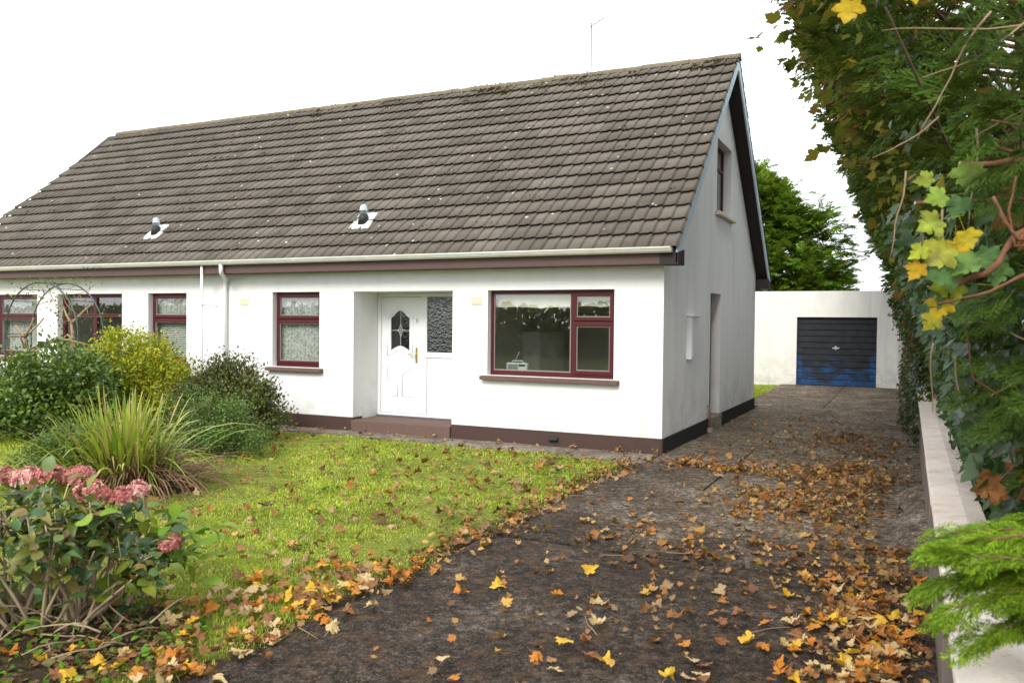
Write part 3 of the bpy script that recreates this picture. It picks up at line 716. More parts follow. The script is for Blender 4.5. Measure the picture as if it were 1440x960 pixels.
while x > -15.45:
    x2 = max(x-.45, -15.55); n = 9; dz = rr.uniform(-.006, .006); pts0 = []
    R = .115
    prof = [(RY+R*math.cos(PI*i/n+.0)*1.12, RIDGE-.055+R*.95*math.sin(PI*i/n)+dz) for i in range(n+1)]
    vs = [(x, y, z) for y, z in prof] + [(x2+.004, y, z+rr.uniform(-.004, .004)) for y, z in prof]
    b.add(vs, [(i, i+1, n+2+i, n+1+i) for i in range(n)] + [tuple(range(n, -1, -1)), tuple(range(n+1, 2*n+2))])
    x = x2
b.build('ridge_tiles', M['ridge'], house)
# moss tufts on the roof
g = np.random.default_rng(21); n = 520
xs = np.concatenate([g.uniform(-15.3, .2, n), g.uniform(-9, .25, 420)]); ss = np.concatenate([g.uniform(0, 17, n).astype(int)/17, 16.2/17+g.uniform(-.035, .05, 420)])
keep = (g.random(len(xs)) < np.clip(.35+.65*(np.sin(xs*1.1)+np.sin(xs*2.7+ss*9))*.5, .08, 1)); xs, ss = xs[keep], ss[keep]
pv = []; pa = []; pn = []; sz = []
for x0, s0 in zip(xs, ss):
    k = g.integers(14, 40); w0 = g.uniform(.03, .085); y0 = -.35+s0*(RY+.35)
    xx = x0+g.normal(0, w0, k); yy = y0+g.normal(0, w0*.5, k); zz = 2.84+RM*(np.minimum(yy, RY)+.35)+.04+g.uniform(0, .025, k)
    pv.append(np.stack([xx, yy, zz], 1)); sz.append(np.full(k, .035))
pv = np.concatenate(pv); d = norm(np.array([0, -.5, .6])+g.normal(0, .7, (len(pv), 3)))
moss = scatter('moss', T_PETAL, pv, d, rdir(len(pv), g), np.concatenate(sz), M['moss'], house); moss['kind'] = 'stuff'
# gutter, fascia, soffit
b = MB(); n = 8; gy = -.395; gz0 = 2.862; R = .058
prof = [(gy+R*math.cos(PI+PI*i/n), gz0+R*1.25*math.sin(PI+PI*i/n)) for i in range(n+1)]
inner = [(gy+(R-.006)*math.cos(PI+PI*i/n), gz0+(R-.006)*1.25*math.sin(PI+PI*i/n)) for i in range(n, -1, -1)]
b.prism([(-16.3, y, z) for y, z in prof+inner], (16.5, 0, 0)); b.box((-16.3, gy-R-.008, gz0-.012), (.2, gy-R+.002, gz0+.012))
gut = b.build('gutter', M['gutter'], house)
b = MB(); b.prism([(.2, y, z) for y, z in prof], (.012, 0, 0)); b.build('end_cap', M['gutter'], gut)
b = MB(); b.box((-16.3, -.332, 2.652), (.02, -.30, 2.845)); b.box((-16.3, -.299, 2.652), (.02, -.002, 2.672)); fas = b.build('fascia', M['fascia'], house)
# verge boards and dark under-boarding at the gable
b = MB()
for f in ((lambda y: y), (lambda y: D-y)):
    b.prism([(.245, f(-.34), roofz(-.34)-.005), (.245, f(RY), roofz(RY)-.005), (.245, f(RY), roofz(RY)-.225), (.245, f(-.14), roofz(-.14)-.215), (.245, f(-.34), roofz(-.34)-.19)], (.028, 0, 0))
b.build('bargeboard', M['barge'], house, .004)
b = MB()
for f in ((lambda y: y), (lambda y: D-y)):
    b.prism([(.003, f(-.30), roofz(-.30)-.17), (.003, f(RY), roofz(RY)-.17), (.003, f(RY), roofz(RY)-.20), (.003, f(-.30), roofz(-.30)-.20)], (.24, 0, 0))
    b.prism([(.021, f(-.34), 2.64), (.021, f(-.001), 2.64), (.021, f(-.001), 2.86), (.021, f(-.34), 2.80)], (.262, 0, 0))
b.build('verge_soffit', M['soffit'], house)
# downpipes, vents, meter box, copper pipe
b = MB(); b.tube([(-8.33, -.36, 2.81), (-8.33, -.36, .03)], .026, 8); p = b.build('downpipe', M['pipe'], house, smooth=True); p['label'] = 'straight slim white downpipe'
for z in (2.08, 1.10):
    b = MB(); b.box((-8.365, -.395, z), (-8.295, -.325, z+.03)); b.box((-8.34, -.324, z+.008), (-8.32, -.002, z+.02)); b.build('pipe_clip', M['pipe'], p)
b = MB(); b.tube([(-7.84, gy, 2.82), (-7.84, gy, 2.70), (-7.86, gy+.03, 2.64), (-8.0, -.12, 2.57), (-8.06, -.065, 2.52), (-8.07, -.055, 2.42), (-8.07, -.055, .05)], .038, 8); p = b.build('downpipe', M['pipe'], house, smooth=True); p['label'] = 'white downpipe with swan-neck bend'
for x0 in (-2.96, -7.67):
    b = MB(); b.box((x0-.10, -.010, 2.10), (x0+.10, .02, 2.23)); 
    for i in range(6): b.box((x0-.085, -.016, 2.115+i*.018), (x0+.085, -.009, 2.124+i*.018))
    b.build('air_vent', M['cream_vent'], house)
b = MB(); b.box((-1.70, -.030, .06), (-1.56, -.02, .16)); b.prism([(-1.70, -.024, .165), (-1.70, -.085, .10), (-1.70, -.08, .095), (-1.70, -.024, .155)], (.14, 0, 0)); b.build('plinth_vent', M['plinth_gable'], house)
b = MB(); b.box((.0, 1.33, 1.29), (.085, 1.82, 1.95)); b.box((0, 1.31, 1.952), (.12, 1.84, 1.975)); mb = b.build('meter_box', M['upvc'], house, .006)
b = MB(); b.box((.0866, 1.37, 1.33), (.094, 1.78, 1.91)); b.build('meter_door', M['pipe'], mb, .003)
b = MB(); b.tube([(.04, 2.90, -.02), (.04, 2.90, .38), (.035, 2.90, .43), (-.02, 2.90, .44)], .018, 8); cp = b.build('copper_pipe', M['copper'], house, smooth=True)
b = MB(); b.tube([(.05, 2.88, .0), (.05, 2.88, .045), (.05, 2.88, .07)], [.075, .07, .03], 10); b.build('drain_cap', M['mortar'], cp)
for (x0, y0) in ((-5.33, .33), (-10.25, .33)):
    z0 = roofz(y0)
    b = MB(); pr = lambda dx, dy_, up: (x0+dx, y0+dy_, roofz(y0+dy_)+up)
    b.add([pr(-.20, -.15, .055), pr(.20, -.15, .055), pr(.18, .15, .07), pr(-.18, .15, .07), pr(-.20, -.15, .08), pr(.20, -.15, .08), pr(.18, .15, .10), pr(-.18, .15, .10)],
          [(0, 1, 5, 4), (1, 2, 6, 5), (2, 3, 7, 6), (3, 0, 4, 7), (4, 5, 6, 7)])
    rv = b.build('roof_vent', M['lead'], house)
    b = MB(); b.tube([(x0, y0, z0+.02), (x0, y0, z0+.16), (x0, y0, z0+.20)], [.105, .085, .06], 14); b.build('collar', M['rubber'], rv, smooth=True)
    b = MB(); b.tube([(x0, y0, z0+.18), (x0, y0, z0+.25), (x0, y0, z0+.252), (x0, y0, z0+.268), (x0, y0, z0+.27), (x0, y0, z0+.33), (x0, y0, z0+.36)], [.062, .062, .076, .076, .064, .064, .03], 14); b.build('cowl', M['vent_metal'], rv, smooth=True)
# television aerial standing behind the ridge
aer = thing('tv_aerial', 'thin metal television aerial on a mast rising behind the roof ridge', 'aerial', (-2.58, 3.95, 6.5))
b = MB(); b.tube([(-2.58, 3.95, 6.45), (-2.58, 3.95, 7.68)], .014, 6); b.build('mast', M['steel'], aer)
b = MB(); a0 = Vector((-2.62, 3.95, 7.60)); dv = Vector((.42, -.35, .0)); b.tube([a0, a0+dv], .008, 5)
for i in range(5):
    c = a0+dv*(.35+.16*i); h = .30-.03*i; b.tube([c+Vector((.02, .03, -h)), c+Vector((-.02, -.03, h))], .005, 4)
b.build('antenna', M['steel'], aer)
# little radio standing on the window board
rad = thing('radio', 'small silver portable radio with raised antenna behind the big window', 'radio', (-2.43, .38, .985))
b = MB(); b.box((-2.60, .33, 1.09), (-2.24, .42, 1.205)); b.box((-2.56, .34, .985), (-2.30, .41, 1.09)); b.build('body', M['silver'], rad, .018)
b = MB(); b.tube([(-2.52, .375, 1.20), (-2.50, .375, 1.235), (-2.34, .375, 1.235), (-2.32, .375, 1.20)], .009, 6); b.build('handle', M['silver'], rad)
b = MB()
b.box((-2.57, .326, 1.105), (-2.40, .3295, 1.185)); b.build('speaker_grille', M['steel'], rad)
b = MB(); b.box((-2.385, .326, 1.15), (-2.27, .3295, 1.185)); b.build('dial', M['black_plastic'], rad)
b = MB(); b.tube([(-2.50, .40, 1.20), (-2.40, .40, 1.38)], .004, 5); b.build('antenna', M['silver'], rad)

# ------------------------------------------------------------------ garage and boundary wall
gar = thing('garage', 'flat-roofed white garage with a flaking blue roller door at the end of the drive', 'garage', (.8, 17.5, 0))
GY = 15.37; GX0, GX1, GT = -1.75, 2.82, 2.90
b = MB(); b.poly_holes([[(GX0, -.1), (.0, -.1), (.0, 2.11), (2.255, 2.11), (2.255, -.1), (GX1, -.1), (GX1, GT), (GX0, GT)]], lambda x, z: (x, GY, z), (0, .22, 0))
b.box((GX0, GY+.222, -.1), (GX0+.22, GY+5.5, GT-.002)); b.box((GX1-.22, GY+.222, -.1), (GX1, GY+5.5, GT-.002)); b.box((GX0+.222, GY+5.3, -.1), (GX1-.222, GY+5.5, GT-.002))
b.build('wall', M['garage_render'], gar)
b = MB(); b.box((GX0+.223, GY+.223, GT-.25), (GX1-.223, GY+5.297, GT-.12)); b.build('roof', M['mortar'], gar)
b = MB(); zs = []
n = 11; vs = []; prof = []
for i in range(n):
    z0 = .05+i*(2.06/n); h = 2.06/n
    prof += [(GY+.10, z0), (GY+.10, z0+h*.72), (GY+.122, z0+h*.80), (GY+.122, z0+h*.93)]
prof += [(GY+.10, 2.11), (GY+.16, 2.11), (GY+.16, .05)]
b.prism([(.004, y, z) for y, z in prof], (2.247, 0, 0))
gd = b.build('garage_door', M['garage_door'], gar)
b = MB(); b.box((1.02, GY+.075, 1.16), (1.22, GY+.099, 1.20)); b.box((1.09, GY+.085, 1.13), (1.15, GY+.0985, 1.24)); b.build('handle', M['vent_metal'], gd, .004)
pier = thing('gate_pier', 'low white rendered pier half hidden by ivy beside the garage', 'pier', (3.0, 15.0, 0))
b = MB(); b.box((2.83, 15.0, -.1), (3.06, 15.34, 1.95)); b.build('shaft', M['garage_render'], pier, .02)
b = MB(); b.box((2.83, 14.98, 1.951), (3.08, 15.35, 2.0)); b.build('cap', M['coping'], pier, .012)

wal = thing('boundary_wall', 'low boundary wall with white coping along the right of the drive', 'wall', (3.4, 2.5, 0))
b = MB(); ya, yb = -10.9, 15.0
b.box((3.275, ya, -.12), (3.50, yb, .655)); b.build('wall_body', M['wall_face'], wal)
b = MB(); y = ya; rr = random.Random(9)
while y < yb-.1:
    y2 = min(y+1.83, yb); dz = rr.uniform(-.004, .004); dx = rr.uniform(-.003, .003)
    b.prism([(3.255+dx, y+.003, .657), (3.53+dx, y+.003, .657), (3.53+dx, y+.003, .715+dz), (3.42+dx, y+.003, .742+dz), (3.255+dx, y+.003, .728+dz)], (0, y2-y-.006, 0)); y = y2
b.build('coping', M['coping'], wal, .007)

# ------------------------------------------------------------------ plants
def bent(p, d, L, n, wob, g, up=0.0):
    """a wandering twig: list of points"""
    P = [Vector(p)]; d = Vector(d).normalized()
    for i in range(n):
        d = (d + Vector((g.uniform(-wob, wob), g.uniform(-wob, wob), g.uniform(-wob, wob)+up))).normalized(); P.append(P[-1]+d*L/n)
    return P
def shrub(name, label, c, rad, clumps, per, leaf, mat, tm, seed, stems=14, spread=.16, zlow=.06, stem_mat='tan_stem', inner=.35, group=None, up=.35, sprig=0):
    g = np.random.default_rng(seed); t = thing(name, label, 'shrub', (c[0], c[1], 0), group)
    d = rdir(clumps, g); d[:, 2] = np.abs(d[:, 2])*1.05-.25; d = norm(d)
    lum = 1+.16*np.sin(4*d[:, 0]+seed)+.13*np.sin(5*d[:, 1]+2*seed)+.1*np.sin(9*d[:, 2]+3*d[:, 0])
    q = np.where(g.random(clumps) < inner, g.uniform(.35, .8, clumps), g.uniform(.82, 1.02, clumps))*lum
    C = np.array([c[0], c[1], rad[2]*.36]) + d*q[:, None]*np.array([rad[0], rad[1], rad[2]*.64])
    C[:, 2] = np.maximum(C[:, 2], zlow+.1)
    k = g.integers(int(per*.6), int(per*1.4), clumps); ix = np.repeat(np.arange(clumps), k); n = len(ix)
    sp = spread*g.uniform(.6, 1.4, clumps)[ix]
    P = C[ix]+g.normal(size=(n, 3))*sp[:, None]*np.array([1, 1, .8]); P[:, 2] = np.maximum(P[:, 2], zlow*g.uniform(.3, 2, n))
    if sprig:
        ns = sprig; di = rdir(ns, g); di[:, 2] = np.abs(di[:, 2])+.2; di = norm(di); kk = 9
        for i in range(kk):
            P = np.concatenate([P, np.array([c[0], c[1], rad[2]*.36])+di*(1.0+.05*i)*np.array([rad[0], rad[1], rad[2]*.64])+g.normal(0, .02, (ns, 3))]); 
        ix = np.concatenate([ix, np.tile(g.integers(0, clumps, ns), kk)]); n = len(P)
    out = norm(P-np.array([c[0], c[1], rad[2]*.2]))
    ax = norm(out*.8+g.normal(0, .75, (n, 3))+np.array([0, 0, .1])); nr = norm(out*.5+np.array([0, 0, up])+g.normal(0, .5, (n, 3)))
    scatter('foliage', tm, P, ax, nr, leaf*g.uniform(.6, 1.3, n), mat, t)
    b = MB(); r = random.Random(seed)
    for i in range(stems):
        a = r.uniform(0, 2*PI); j = r.randrange(clumps); e = Vector(C[j]); s = Vector((c[0]+.18*rad[0]*math.cos(a), c[1]+.18*rad[1]*math.sin(a), -.05))
        m1 = s.lerp(e, .5)+Vector((r.uniform(-.1, .1), r.uniform(-.1, .1), .1)); b.tube([s, s.lerp(m1, .5)+Vector((0, 0, .06)), m1, e], [.016, .013, .009, .004], 5)
    b.build('stem', M[stem_mat], t, smooth=True); return t
shrub('green_shrub', 'large glossy green shrub at the far left of the lawn', (-9.05, -2.75, 0), (1.25, .95, 1.17), 330, 62, .080, M['shrub_green'], T_OVAL, 1, inner=.4, spread=.13)
shrub('yellow_shrub', 'yellow-leaved shrub in front of the venetian blind window', (-8.75, -1.35, 0), (1.15, .70, 1.40), 280, 110, .058, M['shrub_yellow'], T_OVAL, 2, spread=.12, inner=.4, sprig=10)
shrub('dark_shrub', 'dark small-leaved shrub with bare stems under the small net-curtained window', (-6.45, -1.65, 0), (.76, .62, 1.02), 250, 120, .054, M['shrub_dark'], T_OVAL, 3, stems=60, spread=.10, stem_mat='twig', inner=.4, sprig=26)
shrub('low_shrub', 'low grey-green shrub spreading beside the strappy grass clump', (-5.4, -2.95, 0), (.60, .5, .74), 130, 110, .034, M['shrub_low'], T_OVAL, 4, stems=12, spread=.09, inner=.4)
shrub('cushion_shrub', 'feathery grey-green cushion plant on the left of the strappy clump', (-5.45, -5.0, 0), (.60, .45, .55), 90, 80, .045, M['shrub_low'], T_OVAL, 6, stems=6, spread=.10)

# strap-leaved clump with a skirt of dead leaves
def straps(n, c, rad, hmin, hmax, wd, lean, g, mat, name, parent, flop=1.0, zbase=.02):
    V = []; F = []; tot = []; S = 7
    for i in range(n):
        a = g.uniform(0, 2*PI); q = abs(g.normal(0, .5)); bx, by = c[0]+rad*q*math.cos(a), c[1]+rad*q*math.sin(a)*.8
        h = g.uniform(hmin, hmax); ln = g.uniform(*lean)*(.4+q); d = Vector((math.cos(a+g.normal(0, .5)), math.sin(a+g.normal(0, .5)), 0)); sd = Vector((-d.y, d.x, 0))
        fl = flop*g.uniform(.2, 1.3); i0 = len(V)
        for k in range(S+1):
            u = k/S; p = Vector((bx, by, zbase)) + d*(ln*h*(u+.5*u*u*fl)) + Vector((0, 0, h*(u*1.15-.55*fl*ln*u*u*u*1.6)))
            p.z = max(p.z, .015+.02*g.random()); ww = wd*(.7+.6*u)*(1-u)**.5*.5+.0006
            V += [tuple(p-sd*ww), tuple(p+sd*ww+Vector((0, 0, ww*.4)))]
        for k in range(S): F += [i0+2*k, i0+2*k+1, i0+2*k+3, i0+2*k+2]; tot.append(4)
    return np_mesh(name, V, F, tot, mat, parent, True)
g = np.random.default_rng(33)
cl = thing('strap_leaf_clump', 'tall clump of yellow-green strappy leaves over a brown dead skirt on the lawn', 'plant', (-4.6, -5.05, 0))
straps(330, (-4.62, -5.05), .52, .45, 1.05, .032, (.15, .75), g, M['strap'], 'leaves', cl)
straps(260, (-4.95, -5.05), .55, .40, .90, .026, (.4, .95), g, M['strap'], 'outer_leaves', cl, 1.4)
straps(1900, (-4.5, -5.10), .62, .10, .52, .018, (.4, 1.3), g, M['strap_dead'], 'dead_leaves', cl, 1.5)

# hydrangea in the near corner
def ovoid_flower(c, R, g, mat, parent):
    n = 130; d = rdir(n, g); d[:, 2] = np.where(d[:, 2] < -.25, -d[:, 2], d[:, 2]); P = np.array(c)+d*R*np.array([1, 1, .78])*g.uniform(.75, 1.10, (n, 1))*(1+.08*np.sin(5*d[:, :1]+9*c[0])+.07*np.sin(6*d[:, 1:2]+7*c[1]))
    PP = []; AX = []; NR = []
    for p, dd in zip(P, d):
        t1 = np.cross(dd, rdir(1, g)[0]); t1 /= np.linalg.norm(t1)+1e-9; t2 = np.cross(dd, t1)
        for k in range(4): PP.append(p); AX.append(t1*math.cos(k*PI/2)+t2*math.sin(k*PI/2)+.12*dd); NR.append(dd+r.uniform(-.3,.3))
    return scatter('flower_head', T_PETAL, np.array(PP), np.array(AX), np.array(NR), .024*g.uniform(.65, 1.25, len(PP)), mat, parent)
g = np.random.default_rng(44); r = random.Random(44)
hy = thing('hydrangea', 'bushy hydrangea with pink flower heads and bare tan stems in the near corner', 'shrub', (-1.4, -8.25, 0))
hc = Vector((-1.42, -8.2, 0))
tips = []; b = MB()
for i in range(58):
    a = r.uniform(0, 2*PI); q = math.sqrt(r.random()); e = hc+Vector((.72*q*math.cos(a), .62*q*math.sin(a), .82-.26*q*q+r.uniform(-.20, .03)))
    s = hc+Vector((.20*math.cos(a)+r.uniform(-.1, .1), .17*math.sin(a)+r.uniform(-.1, .1), -.03)); m1 = s.lerp(e, .45)+Vector((r.uniform(-.08, .08), r.uniform(-.08, .08), .02)); m2 = s.lerp(e, .75)+Vector((r.uniform(-.05, .05), r.uniform(-.05, .05), .04))
    b.tube([s, s.lerp(m1, .5)+Vector((r.uniform(-.03, .03), r.uniform(-.03, .03), 0)), m1, m2, e], [.012, .011, .009, .007, .004], 6); tips.append((e, m2, m1))
    for k in range(2):
        if r.random() < .75: b.tube(bent(m1.lerp(m2, r.random()), (e-s).normalized()+Vector((r.uniform(-.8, .8), r.uniform(-.8, .8), .2)), r.uniform(.12, .3), 4, .3, r), [.005, .0045, .004, .003, .002], 5)
for i in range(38):      # dead prunings lying and leaning at the foot
    a = r.uniform(-2.6, .8); p = hc+Vector((r.uniform(.1, .75)*math.cos(a), r.uniform(.1, .6)*math.sin(a), r.uniform(.01, .12))); b.tube(bent(p, (r.uniform(-1, 1), r.uniform(-1, 1), r.uniform(-.05, .6)), r.uniform(.2, .5), 5, .25, r), [.007, .006, .006, .005, .004, .003], 5)
b.build('stem', M['tan_stem'], hy, smooth=True)
P = []; AX = []; NR = []
for (e, m2, m1) in tips:
    for k in range(22):
        q = e.lerp(m2, r.random()**1.1*1.25) + Vector((r.gauss(0, .065), r.gauss(0, .065), r.gauss(0, .05))); o = (q-hc-Vector((0, 0, .25))).normalized()
        P.append(q); AX.append(o*.6+Vector((r.gauss(0, .6), r.gauss(0, .6), r.gauss(-.15, .35)))); NR.append(o*.5+Vector((r.gauss(0, .3), r.gauss(0, .3), .7)))
for k in range(70):
    a = r.uniform(0, 2*PI); q = r.uniform(.2, 1); P.append(hc+Vector((.7*q*math.cos(a), .6*q*math.sin(a), r.uniform(.03, .28)))); AX.append(Vector((r.gauss(0, 1), r.gauss(0, 1), .2))); NR.append(Vector((r.gauss(0, .4), r.gauss(0, .4), 1)))
scatter('foliage', T_BROAD, np.array(P), np.array(AX), np.array(NR), g.uniform(.04, .115, len(P)), M['hyd_leaf'], hy)
P = []; AX = []; NR = []
for k in range(46):
    q = Vector((-.94, -7.70, .46))+Vector((r.gauss(0, .11), r.gauss(0, .11), r.gauss(0, .10))); P.append(q); AX.append(Vector((r.gauss(.3, .6), r.gauss(.2, .6), r.gauss(.05, .4)))); NR.append(Vector((r.gauss(0, .4), r.gauss(-.2, .4), .8)))
for k in range(26):
    a = r.uniform(0, 2*PI); q = r.uniform(.3, 1); P.append(hc+Vector((.66*q*math.cos(a), -.2+.4*q*math.sin(a), r.choice((.12, .22, .72))+r.uniform(-.06, .06)))); AX.append(Vector((r.gauss(0, 1), r.gauss(0, 1), .3))); NR.append(Vector((r.gauss(0, .4), r.gauss(0, .4), 1)))
scatter('bright_foliage', T_BROAD, np.array(P), np.array(AX), np.array(NR), g.uniform(.07, .15, len(P)), M['hyd_bright'], hy)
for (dx, dy_, z, R, m) in ((-.36, .10, .955, .095, 'hyd_pale'), (-.52, -.1, .93, .10, 'hyd_pale'), (-.20, .12, .985, .085, 'hyd_pink'), (-.05, .20, .965, .085, 'hyd_pink'), (-.36, -.34, .80, .085, 'hyd_pink'), (-.42, -.45, .66, .075, 'hyd_pink'), (-.30, -.5, .72, .06, 'hyd_pale'),
                          (.20, .10, .90, .095, 'hyd_pink'), (.33, .20, .86, .075, 'hyd_pink'), (.37, .28, .905, .065, 'hyd_pale'), (-.1, -.42, .74, .07, 'hyd_cream'), (-.02, -.36, .79, .065, 'hyd_cream'), (.62, .30, .60, .055, 'hyd_pink'), (.66, .25, .53, .05, 'hyd_pink'), (-.62, .1, .9, .1, 'hyd_pink'), (-.66, -.2, .84, .09, 'hyd_pale'), (-.3, .4, .92, .09, 'hyd_pink')):
    fh = ovoid_flower(hc+Vector((dx, dy_, z*.86+.01+r.uniform(-.03, .04))), R*1.0, g, M[m], hy); fh['label'] = {'hyd_pale': 'pale pink flower head', 'hyd_pink': 'deep pink flower head', 'hyd_cream': 'faded cream flower head'}[m]

g = np.random.default_rng(46); n = 900; a = g.uniform(0, 2*PI, n); q = np.sqrt(g.random(n)); P = np.stack([-1.40+1.05*q*np.cos(a), -8.35+.80*q*np.sin(a), g.uniform(.015, .075, n)], 1)
wd = scatter('weeds', T_OVAL, P, np.stack([g.normal(size=n), g.normal(size=n), g.uniform(0, .8, n)], 1), np.array([0, 0, 1.0])+g.normal(0, .5, (n, 3)), g.uniform(.02, .065, n), M['weed']); tag(wd, 'small green weeds covering the soil under the hydrangea', 'weeds', kind='stuff')
n = 2600; a = g.uniform(0, 2*PI, n); q = np.sqrt(g.random(n)); P = np.stack([-1.40+1.0*q*np.cos(a), -8.35+.80*q*np.sin(a), g.uniform(.01, .06, n)], 1)
wd = scatter('debris', T_OVAL+[([(-.04, 0, 0), (.04, 0, 0), (.02, 1.6, .05), (-.02, 1.6, .05)], [(0, 1, 2, 3)])], P, np.stack([g.normal(size=n), g.normal(size=n), g.normal(0, .2, n)], 1), np.array([0, 0, 1.0])+g.normal(0, .5, (n, 3)), g.uniform(.02, .07, n), M['strap_dead']); tag(wd, 'brown dead leaves and twig crumbs on the soil under the hydrangea', 'debris', kind='stuff')
# rose arch in the neighbouring garden with a hard-pruned climber
ar = thing('garden_arch', 'thin dark metal rose arch in front of the neighbouring windows', 'arch', (-10.9, -1.6, 0))
def hoop(y, x0, x1):
    b = MB(); R = (x1-x0)/2; cx = (x0+x1)/2; zs = 2.46-R*.95
    b.tube([(x0, y, 0), (x0, y, zs)]+[(cx-R*math.cos(PI*i/18), y, zs+R*.95*math.sin(PI*i/18)) for i in range(1, 18)]+[(x1, y, zs), (x1, y, 0)], .013, 6); return b.build('hoop', M['arch_metal'], ar)
AX0, AX1 = -11.7, -9.75
for y in (-1.25, -1.75): hoop(y, AX0, AX1)
b = MB(); R = (AX1-AX0)/2
for i in range(0, 19, 2):
    a = PI*i/18; x = (AX0+AX1)/2-R*math.cos(a); z = 2.46-R*.95+R*.95*math.sin(a); b.tube([(x, -1.25, z), (x, -1.75, z)], .007, 5)
for x in (AX0, AX1):
    for z in (.3, .7, 1.1, 1.5): b.tube([(x, -1.25, z), (x, -1.75, z)], .007, 5)
b.build('cross_bar', M['arch_metal'], ar)
ro = thing('climbing_rose', 'hard-pruned climbing rose of knotty bare branches on the garden arch', 'climber', (-10.2, -1.5, 0))
b = MB(); r = random.Random(8)
for (x, y, top, L) in ((-10.15, -1.55, 1.5, .7), (-10.35, -1.35, 1.75, .55), (-11.45, -1.5, 1.5, .5)):
    tr = bent((x, y, 0), (r.uniform(-.1, .1), 0, 1), top, 6, .12, r); b.tube(tr, [.04, .036, .035, .034, .034, .03, .02], 7)
    for k in range(11):
        p = tr[r.randint(3, 6)]; a = r.uniform(0, 2*PI); l = r.uniform(.25, L); b.tube(bent(p, (math.cos(a), .5*math.sin(a), r.uniform(-.4, .9)), l, 3, .25, r), [.024, .02, .017, .015], 6)
for k in range(14): b.tube(bent((r.uniform(-11.5, -10), r.uniform(-1.75, -1.25), r.uniform(1.8, 2.4)), (r.uniform(-1, 1), r.uniform(-.5, .5), r.uniform(-.3, .6)), r.uniform(.3, .8), 6, .3, r), [.006]*6+[.003], 4)
b.build('branch', M['twig'], ro, smooth=True)
g = np.random.default_rng(51); n = 420
P = np.concatenate([np.array([-11.1, -1.5, 2.25])+g.normal(0, (.35, .25, .16), (150, 3)), np.array([-10.75, -1.3, 1.9])+g.normal(0, (.12, .12, .25), (120, 3)), np.array([-9.7, -1.3, 1.75])+g.normal(0, (.2, .2, .2), (60, 3)), np.array([-10.6, -1.5, 2.5])+g.normal(0, (.6, .25, .06), (90, 3))])
scatter('foliage', T_OVAL, P, rdir(n, g), rdir(n, g)+np.array([0, 0, 1]), g.uniform(.03, .065, n), M['shrub_green'], ro)
fo = thing('orange_rose', 'small rose bush with two orange blooms beside the garden arch', 'shrub', (-12.0, -2.2, 0))
b = MB(); P = []
for (dx, z) in ((-.02, 1.62), (.1, 1.50), (-.2, 1.3), (.05, 1.2)): b.tube(bent((-12.0+dx*.2, -2.2, 0), (dx*.6, 0, 1), z, 6, .06, r), [.012, .01, .009, .008, .007, .006, .005], 5)
b.build('stem', M['tan_stem'], fo, smooth=True)
P = np.array([-12.0, -2.2, 1.1])+g.normal(0, (.22, .2, .3), (160, 3)); scatter('foliage', T_OVAL, P, rdir(160, g), rdir(160, g)+np.array([0, 0, 1]), g.uniform(.04, .07, 160), M['shrub_green'], fo)
for c in ((-12.03, -2.25, 1.63), (-11.9, -2.25, 1.50)):
    d = rdir(40, g); scatter('bloom', T_PETAL, np.array(c)+d*.02, d, rdir(40, g), .05, FL['orange'], fo)

# ------------------------------------------------------------------ the tall hedge of conifers, sycamores and ivy on the right
def xenv(z, y):
    """how far the hedge reaches over the drive at height z"""
    if z < 1.0: base = 3.68
    elif z < 1.9: base = 3.68-.30*(z-1.0)
    else: base = 3.41-.42*(z-1.9)
    if y > 3.5 and z < 3.2: base -= min(1, (y-3.5)/2)*.26*min(1, (3.2-z)/1.2)
    return max(base, 1.75)
def conifer(y0, seed, tm, n, fl, label, mat='conifer', top=8.2, half=2.6, tx=5.2, ymin=-99, dens_low=1.0):
    g = np.random.default_rng(seed); t = thing('conifer_tree', label, 'tree', (tx, y0, 0), 'conifers in the tall hedge')
    z = g.uniform(.25, 7.4, n)**1.0; a = g.uniform(-1, 1, n)
    y = y0+a*half*(1-.25*(z/8))
    xe = np.array([xenv(zz, yy) for zz, yy in zip(z, y)])
    lum = .20*np.sin(3.1*y+1.9*z+seed)+.16*np.sin(4.7*z-2.3*y)+.1*np.sin(9*y+7*z)
    dep = np.abs(g.normal(0, .38, n)); deep = g.random(n) < .3; dep = np.where(deep, g.uniform(.4, 1.6, n), dep)
    x = xe + .16 + .55*lum*np.clip((z-.4)/2, .3, 1) + dep
    P = np.stack([x, y, z], 1)
    out = np.stack([-np.ones(n), .35*a+g.normal(0, .55, n)-.25, g.normal(.12, .4, n)], 1)
    droop = np.clip((z-3)/4, 0, 1)
    ax = norm(out); nr = np.array([-.3, -.2, 1.0])+g.normal(0, .45, (n, 3))
    sz = fl*g.uniform(.6, 1.3, n); ax = norm(ax); P = P + ax*0
    k = P[:, 1] > ymin; P, ax, nr, sz = P[k], ax[k], nr[k], sz[k]
    # loose tips reaching beyond the mass
    cr = scatter('crown', tm, P, ax, nr, sz, M[mat], t)
    b = MB(); r = random.Random(seed)
    b.tube([(tx, y0, -.1), (tx+.05, y0, 2.5), (tx-.05, y0+.1, 5), (tx, y0, top)], [.22, .17, .11, .03], 9); tr = b.build('trunk', M['bark'], t, smooth=True)
    b = MB()
    for i in range(34):
        zz = r.uniform(.5, 6.6); yy = y0+r.uniform(-.9, .9)*half; e = Vector((xenv(zz, yy)+r.uniform(.25, .8), yy, zz)); s = Vector((tx, y0, zz*.85))
        if e.y < ymin: continue
        b.tube([s, s.lerp(e, .5)+Vector((0, 0, -.06)), e], [.045, .03, .008], 5)
    b.build('limb', M['red_bark'], t, smooth=True)
    return t
cn = conifer(-5.9, 101, T_FR_MID, 1500, .34, 'nearest conifer of the hedge, with sawn reddish branches and a bright green low spray', half=1.9, ymin=-7.7)
